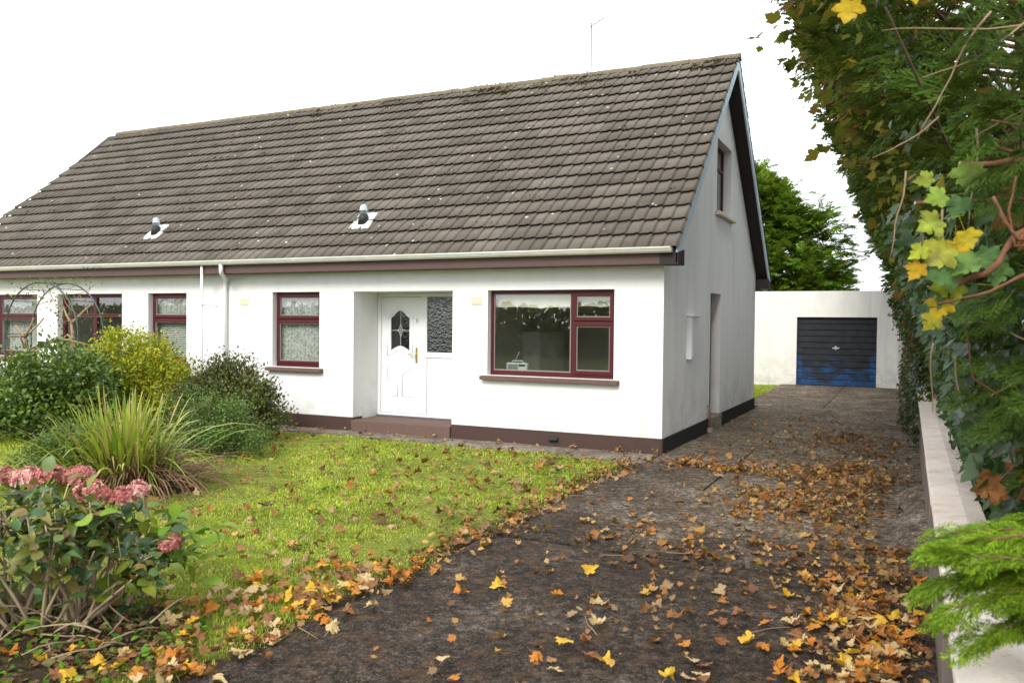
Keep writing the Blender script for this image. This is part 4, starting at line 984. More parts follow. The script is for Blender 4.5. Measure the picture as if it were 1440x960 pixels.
conifer(-2.2, 102, T_FR_MID, 1700, .34, 'second conifer of the hedge, standing behind the yellowing sycamore')
conifer(2.2, 103, T_FR_FAR, 1900, .40, 'third conifer of the hedge, opposite the side door')
conifer(6.6, 104, T_FR_FAR, 1900, .42, 'fourth conifer of the hedge, level with the rear of the house')
conifer(11.0, 105, T_FR_FAR, 1800, .44, 'fifth conifer of the hedge, just before the garage')
conifer(15.4, 106, T_FR_FAR, 1800, .46, 'sixth conifer of the hedge, right beside the garage')
conifer(20.0, 107, T_FR_FAR, 1700, .48, 'farthest conifer of the hedge, behind the garage')
# sawn and bare branches and the low bright spray of the nearest conifer
r = random.Random(12)
def branch(pts, rad, cut=True):
    P = [Vector(p) for p in pts]; Q = []
    for i in range(len(P)-1):
        for k in range(4):
            q = P[i].lerp(P[i+1], k/4); Q.append(q+Vector((r.uniform(-1, 1), r.uniform(-1, 1), r.uniform(-1, 1)))*rad*.22)
    Q.append(P[-1]); m = len(Q); b = MB(); rad *= .72; b.tube(Q, [rad*(1-.35*i/m)*(1+.18*math.sin(i*1.7)) for i in range(m)], 8)
    o = b.build('bare_branch', M['red_bark'], cn, smooth=True)
    if cut:
        d = (Q[-1]-Q[-2]).normalized(); b = MB(); b.tube([Q[-1]-d*.001, Q[-1]+d*.004], rad*.60, 8); b.build('sawn_end', M['cut_wood'], o)
    return o
branch([(4.9, -6.2, 2.2), (4.0, -7.2, 2.40), (3.50, -7.80, 2.44), (3.27, -7.82, 2.44)], .024)
branch([(4.6, -6.2, 2.2), (3.55, -7.3, 2.37), (3.12, -7.45, 2.35)], .016)
branch([(4.4, -7.0, 2.30), (3.70, -7.8, 2.30), (3.44, -8.05, 2.14), (3.37, -8.10, 2.02), (3.23, -8.07, 1.96)], .020)
branch([(3.66, -7.9, 2.05), (3.46, -8.12, 2.00), (3.36, -8.14, 1.94), (3.20, -8.06, 1.90)], .010, False)
branch([(3.60, -8.0, 2.14), (3.44, -8.1, 2.12), (3.40, -8.12, 2.18), (3.36, -8.12, 2.27)], .011, False)
branch([(3.60, -8.0, 2.10), (3.43, -8.1, 2.10), (3.41, -8.1, 2.22), (3.43, -8.1, 2.34)], .007, False)
branch([(3.65, -7.8, 2.52), (3.36, -8.0, 2.56)], .007, False)
branch([(3.6, -7.6, 1.35), (3.50, -7.7, 1.5), (3.33, -7.8, 1.62), (3.30, -7.8, 1.83)], .008, False)
branch([(3.75, -7.3, .75), (3.55, -7.4, 1.05), (3.47, -7.45, 1.42)], .010, False)
branch([(3.9, -7.4, 1.25), (3.42, -7.6, 1.48)], .008, False)
for (p, d, L) in (((3.55, -7.9, 3.0), (-.65, -.1, -.42), .55), ((3.35, -8.0, 2.95), (-.5, .05, -.75), .5), ((3.48, -7.8, 2.95), (-.75, 0, .02), .5), ((3.2, -7.6, 2.68), (-.5, 0, -.4), .3), ((3.7, -7.7, 2.8), (-.6, -.1, -.5), .5),
                  ((3.6, -7.6, 1.75), (-.7, -.1, .05), .45), ((3.5, -7.7, 1.62), (-.5, .1, -.5), .3), ((3.22, -7.6, 2.3), (.02, 0, -1), .5), ((3.08, -7.4, 2.5), (-.1, 0, -1), .4), ((3.33, -7.7, 2.6), (.02, 0, -1), .4), ((3.28, -7.6, 1.7), (.06, 0, -1), .35), ((3.2, -7.5, 1.75), (-.05, 0, -1), .3), ((3.6, -8.0, 1.7), (-.3, -.05, .7), .35), ((3.62, -8.0, 1.55), (-.25, -.05, .7), .35)):
    tw = MB(); tw.tube(bent(p, d, L, 8, .16, r), [.0042, .004, .0038, .0034, .003, .0028, .0024, .002, .0014], 5); tw.build('dry_twig', M['twig'], cn, smooth=True)
g = np.random.default_rng(61); P = []; AX = []; NR = []; b = MB()
for (s, e) in [((3.62, -8.55, 1.20), (3.04, -8.62, 1.09)), ((3.62, -8.5, 1.24), (3.02, -8.45, 1.20)), ((3.62, -8.6, 1.16), (3.16, -8.72, .99)), ((3.7, -8.55, 1.22), (3.33, -8.85, 1.06)), ((3.6, -8.4, 1.28), (3.20, -8.25, 1.20)), ((3.66, -8.6, 1.18), (3.25, -8.62, 1.10)), ((3.68, -8.5, 1.25), (3.38, -8.6, 1.22)), ((3.68, -8.55, 1.16), (3.36, -8.75, 1.00)), ((3.75, -8.4, 1.2), (3.25, -8.45, 1.13)), ((3.75, -8.6, 1.1), (3.28, -8.7, 1.02)), ((3.75, -8.5, 1.28), (3.3, -8.38, 1.27)), ((3.75, -8.62, 1.16), (3.42, -8.9, 1.12))]+[((3.72, r.uniform(-8.65, -8.4), r.uniform(1.1, 1.28)), (r.uniform(3.02, 3.42), r.uniform(-8.85, -8.25), r.uniform(.98, 1.22))) for _ in range(13)]:
    s, e = Vector(s)+Vector((.19, .05, -.06)), Vector(e)+Vector((.19, .05, -.06)); pts = [s.lerp(e, q)+Vector((0, 0, .035*math.sin(q*PI))) for q in (0, .33, .66, 1)]; b.tube(pts, [.008, .006, .004, .002], 5)
    for k in range(30):
        q = r.uniform(.12, 1.0); p = s.lerp(e, q)+Vector((0, 0, .035*math.sin(q*PI))); d = (e-s).normalized(); sdv = Vector((-d.y, d.x, 0))*r.choice((-1, 1))
        P.append(p); AX.append(d+sdv*r.uniform(.15, .95)*(1.1-q)+Vector((0, 0, r.uniform(-.32, .08)))); NR.append(Vector((r.gauss(0, .25), r.gauss(-.25, .25), 1)))
b.build('low_branch', M['red_bark'], cn, smooth=True)
sp = scatter('green_spray', T_FR_FINE, np.array(P), np.array(AX), np.array(NR), g.uniform(.08, .185, len(P)), M['conifer_bright'], cn); sp['label'] = 'bright yellow-green low spray over the coping'
P = []; AX = []; NR = []
for k in range(130):
    q = Vector((r.uniform(3.30, 3.75), r.uniform(-8.1, -7.5), r.choice((r.uniform(1.45, 2.1), r.uniform(2.3, 3.1))))); 
    if q.z < 2.2: q.x = max(q.x, 3.47)
    else: q.x += .05
    P.append(q); AX.append(Vector((r.gauss(-.8, .4), r.gauss(-.2, .4), r.gauss(-.25, .4)))); NR.append(Vector((r.gauss(-.2, .4), r.gauss(-.4, .4), 1)))
P2 = []
for k in range(9): P2.append((r.uniform(3.33, 3.6), r.uniform(-8.1, -7.7), r.uniform(2.0, 2.35)))
ds = scatter('dead_spray', T_FR_FINE, np.array(P2), np.array([(r.gauss(-.8, .4), r.gauss(-.2, .4), r.gauss(-.1, .4)) for _ in P2]), np.array([(0, -.5, 1)]*len(P2))+g.normal(0, .4, (len(P2), 3)), g.uniform(.06, .11, len(P2)), M['dead_leaf'], cn); ds['label'] = 'withered orange-brown spray'
scatter('hanging_spray', T_FR_FINE, np.array(P), np.array(AX), np.array(NR), g.uniform(.14, .26, len(P)), M['conifer'], cn)

# yellowing sycamore leaning through the hedge
sy = thing('sycamore_tree', 'yellowing sycamore leaning out of the hedge over the drive', 'tree', (4.5, -3.2, 0))
r = random.Random(71); g = np.random.default_rng(71)
b = MB(); b.tube([(4.5, -3.2, -.1), (4.35, -3.2, 1.5), (4.1, -3.1, 3.2), (3.9, -3.0, 4.8), (3.7, -2.9, 6.6)], [.16, .13, .10, .07, .02], 9); b.build('trunk', M['bark'], sy, smooth=True)
b = MB(); P = []; AX = []; NR = []
for i in range(105):
    z0 = r.uniform(2.2, 6.0); s = Vector((4.35-.1*z0, -3.1, z0)); zz = r.uniform(2.3, 6.2); yy = r.uniform(-6.3, 2.2)
    xe = xenv(zz, yy)-r.uniform(-.18, .16); e = Vector((xe, yy, zz)); m1 = s.lerp(e, .5)+Vector((0, 0, .15)); b.tube([s, m1, e], [.022, .012, .004], 5)
    for k in range(30):
        q = r.uniform(.45, 1.02); p = m1.lerp(e, (q-.45)/.55)+Vector((r.gauss(0, .13), r.gauss(0, .22), r.gauss(0, .16))); P.append(p); AX.append(Vector((r.gauss(-.5, .7), r.gauss(-.1, .7), r.gauss(-.5, .5)))); NR.append(Vector((r.gauss(-.4, .5), r.gauss(-.4, .5), .6)))
for i in range(26):      # loose sprigs against the sky
    zz = r.uniform(3.6, 5.4); yy = r.uniform(-4.5, 1.0); s = Vector((xenv(zz, yy)+.25, yy, zz)); e = s+Vector((-r.uniform(.35, .8), r.uniform(-.3, .3), r.uniform(-.25, .25))); b.tube([s, s.lerp(e, .5)+Vector((0, 0, .05)), e], [.006, .004, .002], 4)
    for k in range(7): P.append(s.lerp(e, r.uniform(.3, 1.05))+Vector((r.gauss(0, .03), r.gauss(0, .03), r.gauss(0, .03)))); AX.append(Vector((r.gauss(-.5, .7), r.gauss(0, .7), r.gauss(-.5, .5)))); NR.append(Vector((r.gauss(-.4, .5), r.gauss(-.4, .5), .6)))
b.build('limb', M['bark'], sy, smooth=True)
sm = np.stack([np.zeros(620), g.uniform(-7.4, 3.0, 620), g.uniform(1.5, 3.8, 620)], 1); sm[:, 0] = [xenv(c, b)+g.normal(.02, .10) for a, b, c in sm]
sm = sm[np.sin(2.3*sm[:, 1]+2.9*sm[:, 2])+g.normal(0, .5, len(sm)) > -.1]; k = len(sm)
scatter('lower_foliage', T_MAPLE, sm, np.stack([g.normal(-.4, .6, k), g.normal(-.2, .6, k), g.normal(-.7, .4, k)], 1), np.stack([g.normal(-.6, .4, k), g.normal(-.6, .4, k), np.full(k, .5)], 1), g.uniform(.035, .075, k), M['sycamore'], sy)
scatter('crown', T_MAPLE, np.array(P), np.array(AX), np.array(NR), g.uniform(.055, .115, len(P)), M['sycamore'], sy)
b = MB(); b.tube([(4.35, -3.3, 1.2), (3.7, -5.5, 2.0), (3.25, -7.2, 2.3), (3.16, -7.9, 2.25), (3.14, -8.2, 2.1)], [.02, .015, .010, .006, .003], 6)
b.tube([(3.7, -5.5, 2.0), (3.2, -7.2, 2.75), (3.0, -7.9, 3.05)], [.012, .008, .004], 5); b.build('low_branch', M['bark'], sy, smooth=True)
L = [((3.10, -8.13, 2.10), (-.7, 0, -.6), .085), ((3.14, -8.1, 2.20), (-.5, -.1, -.3), .10), ((3.17, -8.1, 2.10), (-.6, -.1, -.55), .12), ((3.20, -8.1, 2.03), (-.9, -.2, -.35), .13), ((3.26, -8.1, 2.06), (-.6, -.1, -.5), .12), ((3.30, -8.0, 2.10), (.1, -.1, -.8), .12), ((3.22, -8.0, 1.98), (-.8, -.1, -.2), .13),
     ((3.16, -8.0, 2.30), (-.8, -.1, -.3), .09), ((3.25, -7.9, 2.42), (-.15, -.1, -.9), .12), ((3.22, -7.9, 2.30), (-.3, -.1, -.8), .10), ((3.31, -7.9, 2.28), (.2, -.1, -.8), .09), ((3.34, -8.0, 2.04), (-.1, -.1, -.8), .10), ((3.12, -7.9, 2.38), (-.9, 0, -.2), .085), ((3.19, -8.0, 1.94), (-.6, 0, -.7), .09), ((3.23, -7.8, 1.9), (-.2, 0, -.9), .10), ((3.15, -7.7, 1.86), (-.5, 0, -.7), .09)]
scatter('large_leaves', T_MAPLE, np.array([p for p, d, s in L])+np.array([.055, 0, 0]), np.array([d for p, d, s in L]), np.array([(-.3, -1, .35)]*len(L))+g.normal(0, .5, (len(L), 3)), np.array([s*.84 for p, d, s in L]), M['big_leaf'], sy)
L = [((2.85, -8.10, 3.02), (-.25, 0, -1), .085), ((3.06, -8.05, 3.08), (.1, 0, -1), .085), ((3.10, -8.13, 2.04), (-.5, 0, -.9), .07), ((3.21, -8.05, 2.12), (-.1, -.1, -.9), .075), ((3.18, -8.0, 1.92), (-.3, 0, -.9), .08), ((3.24, -8.05, 2.16), (.3, -.1, -.8), .07)]
yl = scatter('yellow_leaves', T_MAPLE, np.array([p for p, d, s in L])+np.array([.04, 0, 0]), np.array([d for p, d, s in L]), np.array([(-.2, -1, .2)]*len(L))+g.normal(0, .2, (len(L), 3)), np.array([s for p, d, s in L]), M['yellow_leaf'], sy); yl['label'] = 'yellow and orange leaves hanging at the branch end'
L = [((3.44, -7.6, 1.20), (-.85, -.1, -.35), .11), ((3.46, -7.6, 1.18), (-.5, -.1, -.8), .09), ((3.42, -7.55, 1.16), (-.8, -.3, -.1), .08), ((3.58, -7.5, 1.25), (0, -.2, -1), .15), ((3.62, -7.5, 1.17), (-.3, -.2, -.9), .14), ((3.6, -7.4, 1.35), (.1, 0, -1), .12)]
scatter('dead_leaves', T_DRY, np.array([p for p, d, s in L]), np.array([d for p, d, s in L]), np.array([(-.3, -.8, .5)]*len(L))+g.normal(0, .4, (len(L), 3)), np.array([s for p, d, s in L]), M['dead_leaf'], sy)
b = MB(); b.tube([(4.4, -3.3, .6), (3.75, -6.2, 1.25), (3.6, -7.4, 1.35), (3.44, -7.6, 1.2)], [.012, .009, .005, .003], 5); b.build('twig', M['twig'], sy, smooth=True)

# ivy over the wall and the foot of the hedge
iv = thing('ivy', 'dark green ivy climbing through the hedge foot and over the white coping', 'climber', (3.7, 4, 0))
g = np.random.default_rng(81); n = 9500
y = -7.6+23.2*g.random(n)**1.5; z = 2.25*g.random(n)**.9+.1+.35*np.sin(1.9*y)*g.random(n)
x = np.array([xenv(zz, yy) for zz, yy in zip(z, y)])-.14+np.abs(g.normal(0, .14, n))+.10*np.sin(3*y+2*z)
x = np.where((z < .80) & (y < 4.2), np.maximum(x, 3.56), x)
P = np.stack([x, y, z], 1)
Ph = np.stack([0*x[:1500], g.uniform(-6.5, -.5, 1500), g.uniform(2.2, 4.4, 1500)], 1); Ph[:, 0] = [xenv(c, b)+.12+abs(g.normal(0, .2)) for a, b, c in Ph]
Ph = Ph[np.sin(2.7*Ph[:, 1]+1.3*Ph[:, 2])+g.normal(0, .4, len(Ph)) > .35]; P = np.concatenate([P, Ph])
# hanging curtain over the far stretch of wall, down to the drive
m = 3000; y2 = g.uniform(1.9, 15.2, m); z2 = g.uniform(.0, 1.7, m); w2 = np.clip((y2-1.9)/3, .0, 1)
x2 = 3.25-.18*w2*np.clip(1-(z2-.9)/1.2, .4, 1)+np.abs(g.normal(0, .05, m))*1.0+.07*np.sin(2.3*y2+3*z2)
k2 = (z2 < .72+.9*w2)&(g.random(m) < .25+.75*w2)
P2 = np.stack([x2, y2, z2], 1)[k2]
def ivy(Pn, nm, mat, sz):
    n = len(Pn); scatter(nm, T_IVY, Pn, np.stack([g.normal(-.25, .45, n), g.normal(-.2, .5, n), g.normal(-.7, .4, n)], 1), np.stack([np.full(n, -1.0), g.normal(-.6, .4, n), g.normal(.35, .4, n)], 1), sz*g.uniform(.6, 1.35, n), mat, iv)
ivy(P, 'foliage', M['ivy'], .075); ivy(P2, 'hanging_foliage', M['ivy'], .07)
q = (g.random(len(P)) < .5)&(P[:, 1] > 2); Pd = P[q]+g.normal(0, .06, (q.sum(), 3)); Pd[:, 0] -= .05; Pe = P2[g.random(len(P2)) < .4]+g.normal(0, .05, ((0, 3) if False else (1, 3)))
ivy(np.concatenate([Pd, Pe]), 'dull_foliage', M['ivy_dull'], .065)
Pc = np.array([(3.29, 2.4, .78), (3.31, 2.9, .80), (3.36, 2.0, .78), (3.28, 1.7, .70), (3.42, 1.6, .79), (3.47, .9, .78), (3.48, .4, .78), (3.30, 3.4, .8), (3.38, 3.2, .82), (3.27, 2.1, .62), (3.26, 2.7, .55), (3.34, 3.8, .8), (3.4, 2.6, .82), (3.44, 2.2, .8)])
ivy(Pc, 'coping_leaves', M['ivy'], .11)
b = MB(); r = random.Random(82)
for i in range(60):
    yy = r.uniform(-7, 14); p = Vector((3.75, yy, 0)); pts = [p]
    for k in range(7):
        zz = .4*(k+1); yy += r.uniform(-.15, .15); pts.append(Vector((max(xenv(zz, yy)+.08, 3.3 if yy > 4 else 3.58), yy, zz)))
    b.tube(pts, [.012-.0012*k for k in range(8)], 5)
b.build('stem', M['bark'], iv, smooth=True)

# conifer in the back garden
gc = thing('garden_conifer', 'bushy bright green conifer rising behind the garage', 'tree', (-3.0, 22, 0))
g = np.random.default_rng(91); r = random.Random(91); P = []; AX = []; NR = []; SZ = []; b2 = MB()
for i in range(620):
    z = .8+6.9*r.random()**.9; R = float(np.interp(z, [.5, 3.6, 5.0, 6.3, 7.1, 7.8], [4.2, 4.35, 3.9, 2.6, 1.5, .3]))*(.82+.2*r.random()); a = r.uniform(0, 2*PI)
    R *= 1+.10*math.sin(3*a+1.5*z); s = Vector((-3.0, 22, z-.6)); e = Vector((-3.0+R*math.cos(a), 22+R*math.sin(a), z+.25*R/3.7)); m1 = s.lerp(e, .6)+Vector((0, 0, -.15))
    if i % 3 == 0: b2.tube([s, m1, e], [.05, .03, .008], 5)
    for k in range(24):
        q = r.uniform(.45, 1.04)**.8; p = s.lerp(e, q)+Vector((r.gauss(0, .2), r.gauss(0, .2), r.gauss(0, .17))); d = (e-s).normalized()
        P.append(p); AX.append(d+Vector((r.gauss(0, .45), r.gauss(0, .45), r.gauss(.15, .35)))); NR.append(Vector((r.gauss(0, .4), r.gauss(0, .4), 1))); SZ.append(r.uniform(.3, .62))
scatter('crown', T_FR_FAR, np.array(P), np.array(AX), np.array(NR), np.array(SZ), M['conifer_garden'], gc)
b = MB(); b.tube([(-3.0, 22, -.1), (-3.0, 22, 3), (-3.0, 22, 7.3)], [.3, .2, .04], 9); b.build('trunk', M['bark'], gc, smooth=True); b2.build('limb', M['bark'], gc, smooth=True)

# hedge across the road behind the viewer: it is what the window panes mirror
hb = thing('roadside_hedge', 'clipped dark hedge across the road, mirrored in the windows', 'hedge', (-8, -34, 0))
g = np.random.default_rng(95); n = 16000
P = np.stack([g.uniform(-70, 30, n), -34+g.normal(0, .5, n), g.uniform(0, 1, n)], 1); P[:, 2] *= 2.78+.10*np.sin(P[:, 0]*.9)+.08*np.sin(P[:, 0]*2.3)
scatter('foliage', T_BROAD, P, rdir(n, g), rdir(n, g)+np.array([0, 1, .6]), g.uniform(.3, .6, n), M['shrub_dark'], hb)
b = MB(); r = random.Random(3)
for i in range(60): x = -70+i*1.7; b.tube([(x, -34, -.1), (x+r.uniform(-.2, .2), -34, 1.2), (x+r.uniform(-.4, .4), -34, 2.4)], [.05, .04, .015], 5)
b.build('stem', M['bark'], hb)

# ------------------------------------------------------------------ grass
def in_view(P, pad=.06):
    d = P-np.array(CAM); zc = d@np.array(_f); u = FPX*(d@np.array(_r))/np.maximum(zc, .01)/720; v = FPX*(d@np.array(_u))/np.maximum(zc, .01)/480
    return (zc > .3)&(np.abs(u) < 1+pad)&(np.abs(v) < 1+pad), zc
def blades(name, x0, x1, y0, y1, n, hmin, hmax, seed, dens, mat=None):
    g = np.random.default_rng(seed); P = np.stack([g.uniform(x0, x1, n), g.uniform(y0, y1, n), np.zeros(n)], 1)
    ok, zc = in_view(P, .35); p = dens(P, zc); k = ok & (g.random(n) < p); P = P[k]; zc = zc[k]; n = len(P)
    hn = .75+.25*np.sin(2.1*P[:, 0]+1.3*P[:, 1])+.2*np.sin(5*P[:, 1]-3.7*P[:, 0])
    h = g.uniform(hmin, hmax, n)*np.clip(hn, .5, 1.25); a = g.uniform(0, 2*PI, n); wd = np.clip(.0011*zc*.55, .0022, .007)*g.uniform(.7, 1.3, n)
    d = np.stack([np.cos(a), np.sin(a), 0*a], 1); s = np.stack([-np.sin(a), np.cos(a), 0*a], 1); ln = g.uniform(.15, 1.1, n)
    P[:, 2] = -.015
    z = np.array([0, 0, 1.0]); w = wd[:, None]
    v0 = P-s*w; v1 = P+s*w; mid = P+d*(h*ln*.35)[:, None]+z*(h*.6)[:, None]; v2 = mid-s*w*.8; v3 = mid+s*w*.8; tip = P+d*(h*ln)[:, None]+z*(h*(1.05-.3*ln))[:, None]
    V = np.stack([v0, v1, v3, v2, tip], 1).reshape(-1, 3); i = np.arange(n)[:, None]*5
    F = np.concatenate([i, i+1, i+2, i+3, i+3, i+2, i+4], 1).ravel(); tot = np.tile([4, 3], n)
    return tag(np_mesh(name, V, F, tot, mat or M['grass'], None, False), kind='stuff')
def ld(P, zc):
    e = -.12+.06*np.sin(3*P[:, 1])+.05*np.sin(11*P[:, 1])+.03*np.sin(29*P[:, 1]); edge = P[:, 0] < e
    top = P[:, 1] < (-.60-.0*P[:, 0])+np.where(P[:, 0] > -3.3, -.08, 0)-np.clip((P[:, 0]+1.3)*.45, 0, .6)+.03*np.sin(6*P[:, 0])
    bare = 1-.55*(np.sin(1.7*P[:, 0]+2*P[:, 1])*np.sin(2.9*P[:, 1]-P[:, 0]) > .62)
    hole = ((P[:, 0]+1.45)/.85)**2+((P[:, 1]+8.4)/.66)**2 > 1; hole &= ((P[:, 0]+4.6)/.72)**2+((P[:, 1]+5.0)/.5)**2 > 1
    worn = np.clip((e-P[:, 0])/.28+.35*np.sin(7*P[:, 1])*np.sin(9*P[:, 0]+2), .10, 1)
    return np.clip(34/zc**2, .05, 1)*edge*top*bare*hole*worn
lg = blades('lawn_grass', -17, -.1, -9.4, -.5, 900000, .016, .046, 5, ld); lg['label'] = 'short bright green lawn grass in front of the house'; lg['category'] = 'grass'
lg = blades('back_grass', -3, -.35, 8.0, 15.3, 26000, .05, .10, 6, lambda P, z: np.ones(len(P))*.8); lg['label'] = 'patch of green grass beside the garage'; lg['category'] = 'grass'

g = np.random.default_rng(77); C = np.stack([-.3-7.5*g.random(150)**1.3, g.uniform(-9, -.9, 150)], 1); ix = np.repeat(np.arange(150), 28); n = len(ix); sp = g.uniform(.03, .16, 150)[ix]
P = np.stack([C[ix, 0]+g.normal(0, 1, n)*sp, C[ix, 1]+g.normal(0, 1, n)*sp, g.uniform(.008, .04, n)], 1); P = P[(P[:, 0] < -.18)&(P[:, 1] < -.75)]; n = len(P)
wd = scatter('lawn_weeds', T_BROAD, P, np.stack([g.normal(size=n), g.normal(size=n), g.uniform(0, .6, n)], 1), np.array([0, 0, 1.0])+g.normal(0, .4, (n, 3)), g.uniform(.012, .035, n), M['weed']); tag(wd, 'small patches of clover and weeds in the lawn', 'weeds', kind='stuff')
# ------------------------------------------------------------------ fallen leaves
g = np.random.default_rng(123)
def zone(n, fn): return np.array([fn() for _ in range(n)])
r = random.Random(124); PT = []
def addz(n, cx, cy, sx, sy, rot=0, lim=None, pile=0.):
    k = 0
    while k < n:
        u, w = r.gauss(0, sx), r.gauss(0, sy); x = cx+u*math.cos(rot)-w*math.sin(rot); y = cy+u*math.sin(rot)+w*math.cos(rot)
        if x > 3.235 or x < -8 or y < -9.5 or (-8 < x < .02 and y > -.02) or (x > 2.92 and -4.0 < y < -1.0 and r.random() < .85): k += .2; continue
        z = .012+pile*math.exp(-.5*((u/sx)**2+(w/sy)**2))*r.random(); PT.append((x, y, z)); k += 1
addz(900, 2.55, -1.9, .36, 1.7, 0, None, .04); addz(820, 2.93, -6.0, .24, 1.0, .03, None, .06); addz(420, 2.0, -2.7, .34, .45, .2, None, .10); addz(330, 2.2, -.5, .6, .45, 0, None, .03)
addz(260, 1.0, -.75, .55, .16, -.2, None, .02); addz(240, 2.2, 2.4, .5, .8, 0, None, .03); addz(110, 2.1, -4.9, .5, .45, 0, None, .02); addz(75, 1.2, -6.0, 1.0, 1.1); addz(70, 1.0, -3.4, .6, 1.3); addz(90, 1.8, 4.8, .8, 1.5)
addz(110, 1.4, 2.0, .9, 1.5); addz(40, .8, -7.3, .7, .5); addz(120, 1.3, -4.6, .7, .5); addz(90, 1.9, -6.6, .6, .8)
lawnP = []
for i in range(1750):       # lawn, thickest along the drive edge
    y = r.uniform(-9.0, -.75); x = -.2-abs(r.gauss(0, 1.9)) if r.random() < .6 else -r.uniform(.3, 7.5)
    if r.random() < .28: x = -.18+r.gauss(0, .12)
    if x < -8: continue
    PT.append((x, y, .028 if x < -.18 else .014))
for i in range(160): PT.append((r.uniform(-1.0, -.1), r.uniform(-8.6, -6.3), .03))
for i in range(36): PT.append((r.uniform(-1.6, -.3), r.uniform(-9.0, -7.3), .05))
for i in range(70): PT.append((r.uniform(-7, 0), r.uniform(-.55, -.08), .03))
PT = np.array(PT); ok, zc = in_view(PT, .02)
size = (.034+.056*g.random(len(PT))**1.3)*np.where(PT[:, 0] < 1.6, 1.05, .95)
score = np.where(ok, size/zc, 0); order = np.argsort(-score); single = order[:290]; rest = order[290:]
n = len(rest)
tl = rdir(n, g)*np.array([1, 1, .45]); nr = norm(np.array([0, 0, 1.0])+g.normal(0, .36, (n, 3)))
lt = scatter('leaf_litter', T_DRY+T_BIT, PT[rest]+np.array([0, 0, .012]), tl, nr, size[rest], M['litter'])
tag(lt, 'drifts of dry orange and brown fallen leaves on the drive and lawn', 'leaf litter', kind='stuff')
meshes = {}
for c, mt in FL.items():
    for k in range(6):
        tv, tf = T_DRY[k]; me = bpy.data.meshes.new('fallen_leaf'); me.from_pydata([(x, y-.4, z) for x, y, z in tv], [], tf); me.materials.append(mt); meshes[c, k] = me
LEAFDESC = {0: 'curled', 1: 'curled', 2: 'crumpled', 3: 'crumpled', 4: 'flat', 5: 'flat'}
for idx in single:
    x, y, z = PT[idx]; c = r.choices(('yellow', 'orange', 'brown', 'tan'), (1.7, 3, 3.2, 2.4))[0]; k = r.randrange(6)
    o = bpy.data.objects.new('fallen_leaf', meshes[c, k]); COL.objects.link(o)
    o.location = (x, y, z+.010+.012*r.random()); o.scale = (size[idx],)*3; o.rotation_euler = (r.gauss(0, .20), r.gauss(0, .20), r.uniform(0, 2*PI))
    if r.random() < .18: o.rotation_euler.x += PI; o.location.z += .02
    place = 'lying on the lawn grass' if x < -.2 else ('on the drive beside the boundary wall' if x > 2.3 else 'lying on the dark driveway')
    if x < -.3 and y < -7.4: place = 'at the foot of the hydrangea'
    tag(o, f'{c if c != "tan" else "pale tan"} fallen sycamore leaf {place}', 'leaf', 'fallen sycamore leaves')
# a few dropped twigs
TWL = ['short dropped twig near the joint of the dark driveway', 'pale dropped twig in the leaves at the drive edge', 'thin dropped twig across the dark slab nearest the road', 'bent dropped twig on the bare middle of the drive', 'long dropped twig in the leaf drift by the wall', 'small dropped twig beside the house corner']
for (p, a, L), lab in zip((((.95, -5.3, .014), .5, .25), ((-.1, -7.6, .02), -.3, .22), ((1.5, -6.9, .014), 2.2, .3), ((1.4, -5.0, .02), .2, .35), ((2.3, -6.5, .03), 1.0, .28), ((.35, -1.3, .02), .8, .3)), TWL):
    b = MB(); pts = bent(p, (math.cos(a), math.sin(a), 0), L, 5, .15, r); pts = [Vector((q.x, q.y, max(.01, p[2]+(q.z-p[2])*.2))) for q in pts]; b.tube(pts, [.003, .003, .0028, .0025, .002, .0015], 5)
    tag(b.build('twig', M['twig']), lab, 'twig', 'dropped twigs')

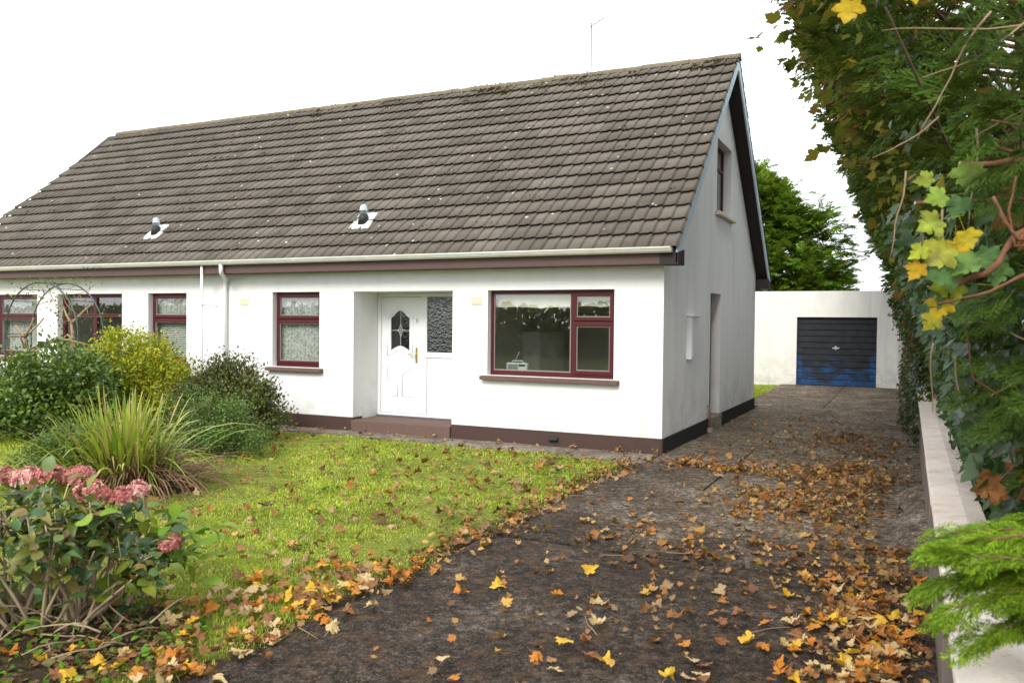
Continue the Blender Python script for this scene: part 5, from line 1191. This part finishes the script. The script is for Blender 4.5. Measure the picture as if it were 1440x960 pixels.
# ------------------------------------------------------------------ daylight
SUN_EL, SUN_AZ = math.radians(38), math.radians(179)      # azimuth clockwise from +Y: in front of the house
world = bpy.data.worlds.new('World'); scene.world = world; world.use_nodes = True
nt = world.node_tree; nt.nodes.clear()
wo = nt.nodes.new('ShaderNodeOutputWorld'); bg = nt.nodes.new('ShaderNodeBackground'); sky = nt.nodes.new('ShaderNodeTexSky')
sky.sky_type = 'NISHITA'; sky.sun_disc = False; sky.sun_elevation = SUN_EL; sky.sun_rotation = SUN_AZ; sky.dust_density = 3.0; sky.ozone_density = 1.0
tc = nt.nodes.new('ShaderNodeTexCoord'); mp = nt.nodes.new('ShaderNodeMapping'); mp.inputs['Scale'].default_value = (1, 1, 2.2); nz = nt.nodes.new('ShaderNodeTexNoise')
nz.inputs['Scale'].default_value = 2.2; nz.inputs['Detail'].default_value = 6; nz.inputs['Roughness'].default_value = .55
rp = nt.nodes.new('ShaderNodeValToRGB'); rp.color_ramp.elements[0].position = .30; rp.color_ramp.elements[0].color = (.72, .72, .72, 1); rp.color_ramp.elements[1].position = .52; rp.color_ramp.elements[1].color = (1, 1, 1, 1)
mx = nt.nodes.new('ShaderNodeMix'); mx.data_type = 'RGBA'; mx.inputs[7].default_value = (9.45, 9.75, 10.1, 1)
bg.inputs[1].default_value = .11
for a, c in ((tc.outputs['Generated'], mp.inputs[0]), (mp.outputs[0], nz.inputs['Vector']), (nz.outputs['Fac'], rp.inputs[0]), (rp.outputs[0], mx.inputs[0]), (sky.outputs[0], mx.inputs[6]), (mx.outputs[2], bg.inputs[0]), (bg.outputs[0], wo.inputs[0])): nt.links.new(a, c)
sl = bpy.data.lights.new('sun', 'SUN'); sl.energy = 1.5; sl.angle = math.radians(22); sl.color = (1, .96, .89)
so = bpy.data.objects.new('sun', sl); COL.objects.link(so)
sd = Vector((math.sin(SUN_AZ)*math.cos(SUN_EL), math.cos(SUN_AZ)*math.cos(SUN_EL), math.sin(SUN_EL)))
so.rotation_euler = sd.to_track_quat('Z', 'Y').to_euler()

# ------------------------------------------------------------------ camera and output
cd = bpy.data.cameras.new('camera'); co = bpy.data.objects.new('camera', cd); COL.objects.link(co)
cd.sensor_width = 36; cd.lens = FPX/1440*36; cd.clip_start = .05; cd.clip_end = 3000
cd.dof.use_dof = True; cd.dof.focus_distance = 12.0; cd.dof.aperture_fstop = 4.0
m = Matrix((( _r.x, _u.x, -_f.x, CAM.x), (_r.y, _u.y, -_f.y, CAM.y), (_r.z, _u.z, -_f.z, CAM.z), (0, 0, 0, 1))); co.matrix_world = m
scene.camera = co
scene.render.engine = 'CYCLES'
scene.view_settings.view_transform = 'Standard'; scene.view_settings.look = 'None'; scene.view_settings.exposure = 1.0; scene.view_settings.gamma = 1
scene.cycles.max_bounces = 8; scene.cycles.transparent_max_bounces = 16; scene.cycles.use_denoising = True
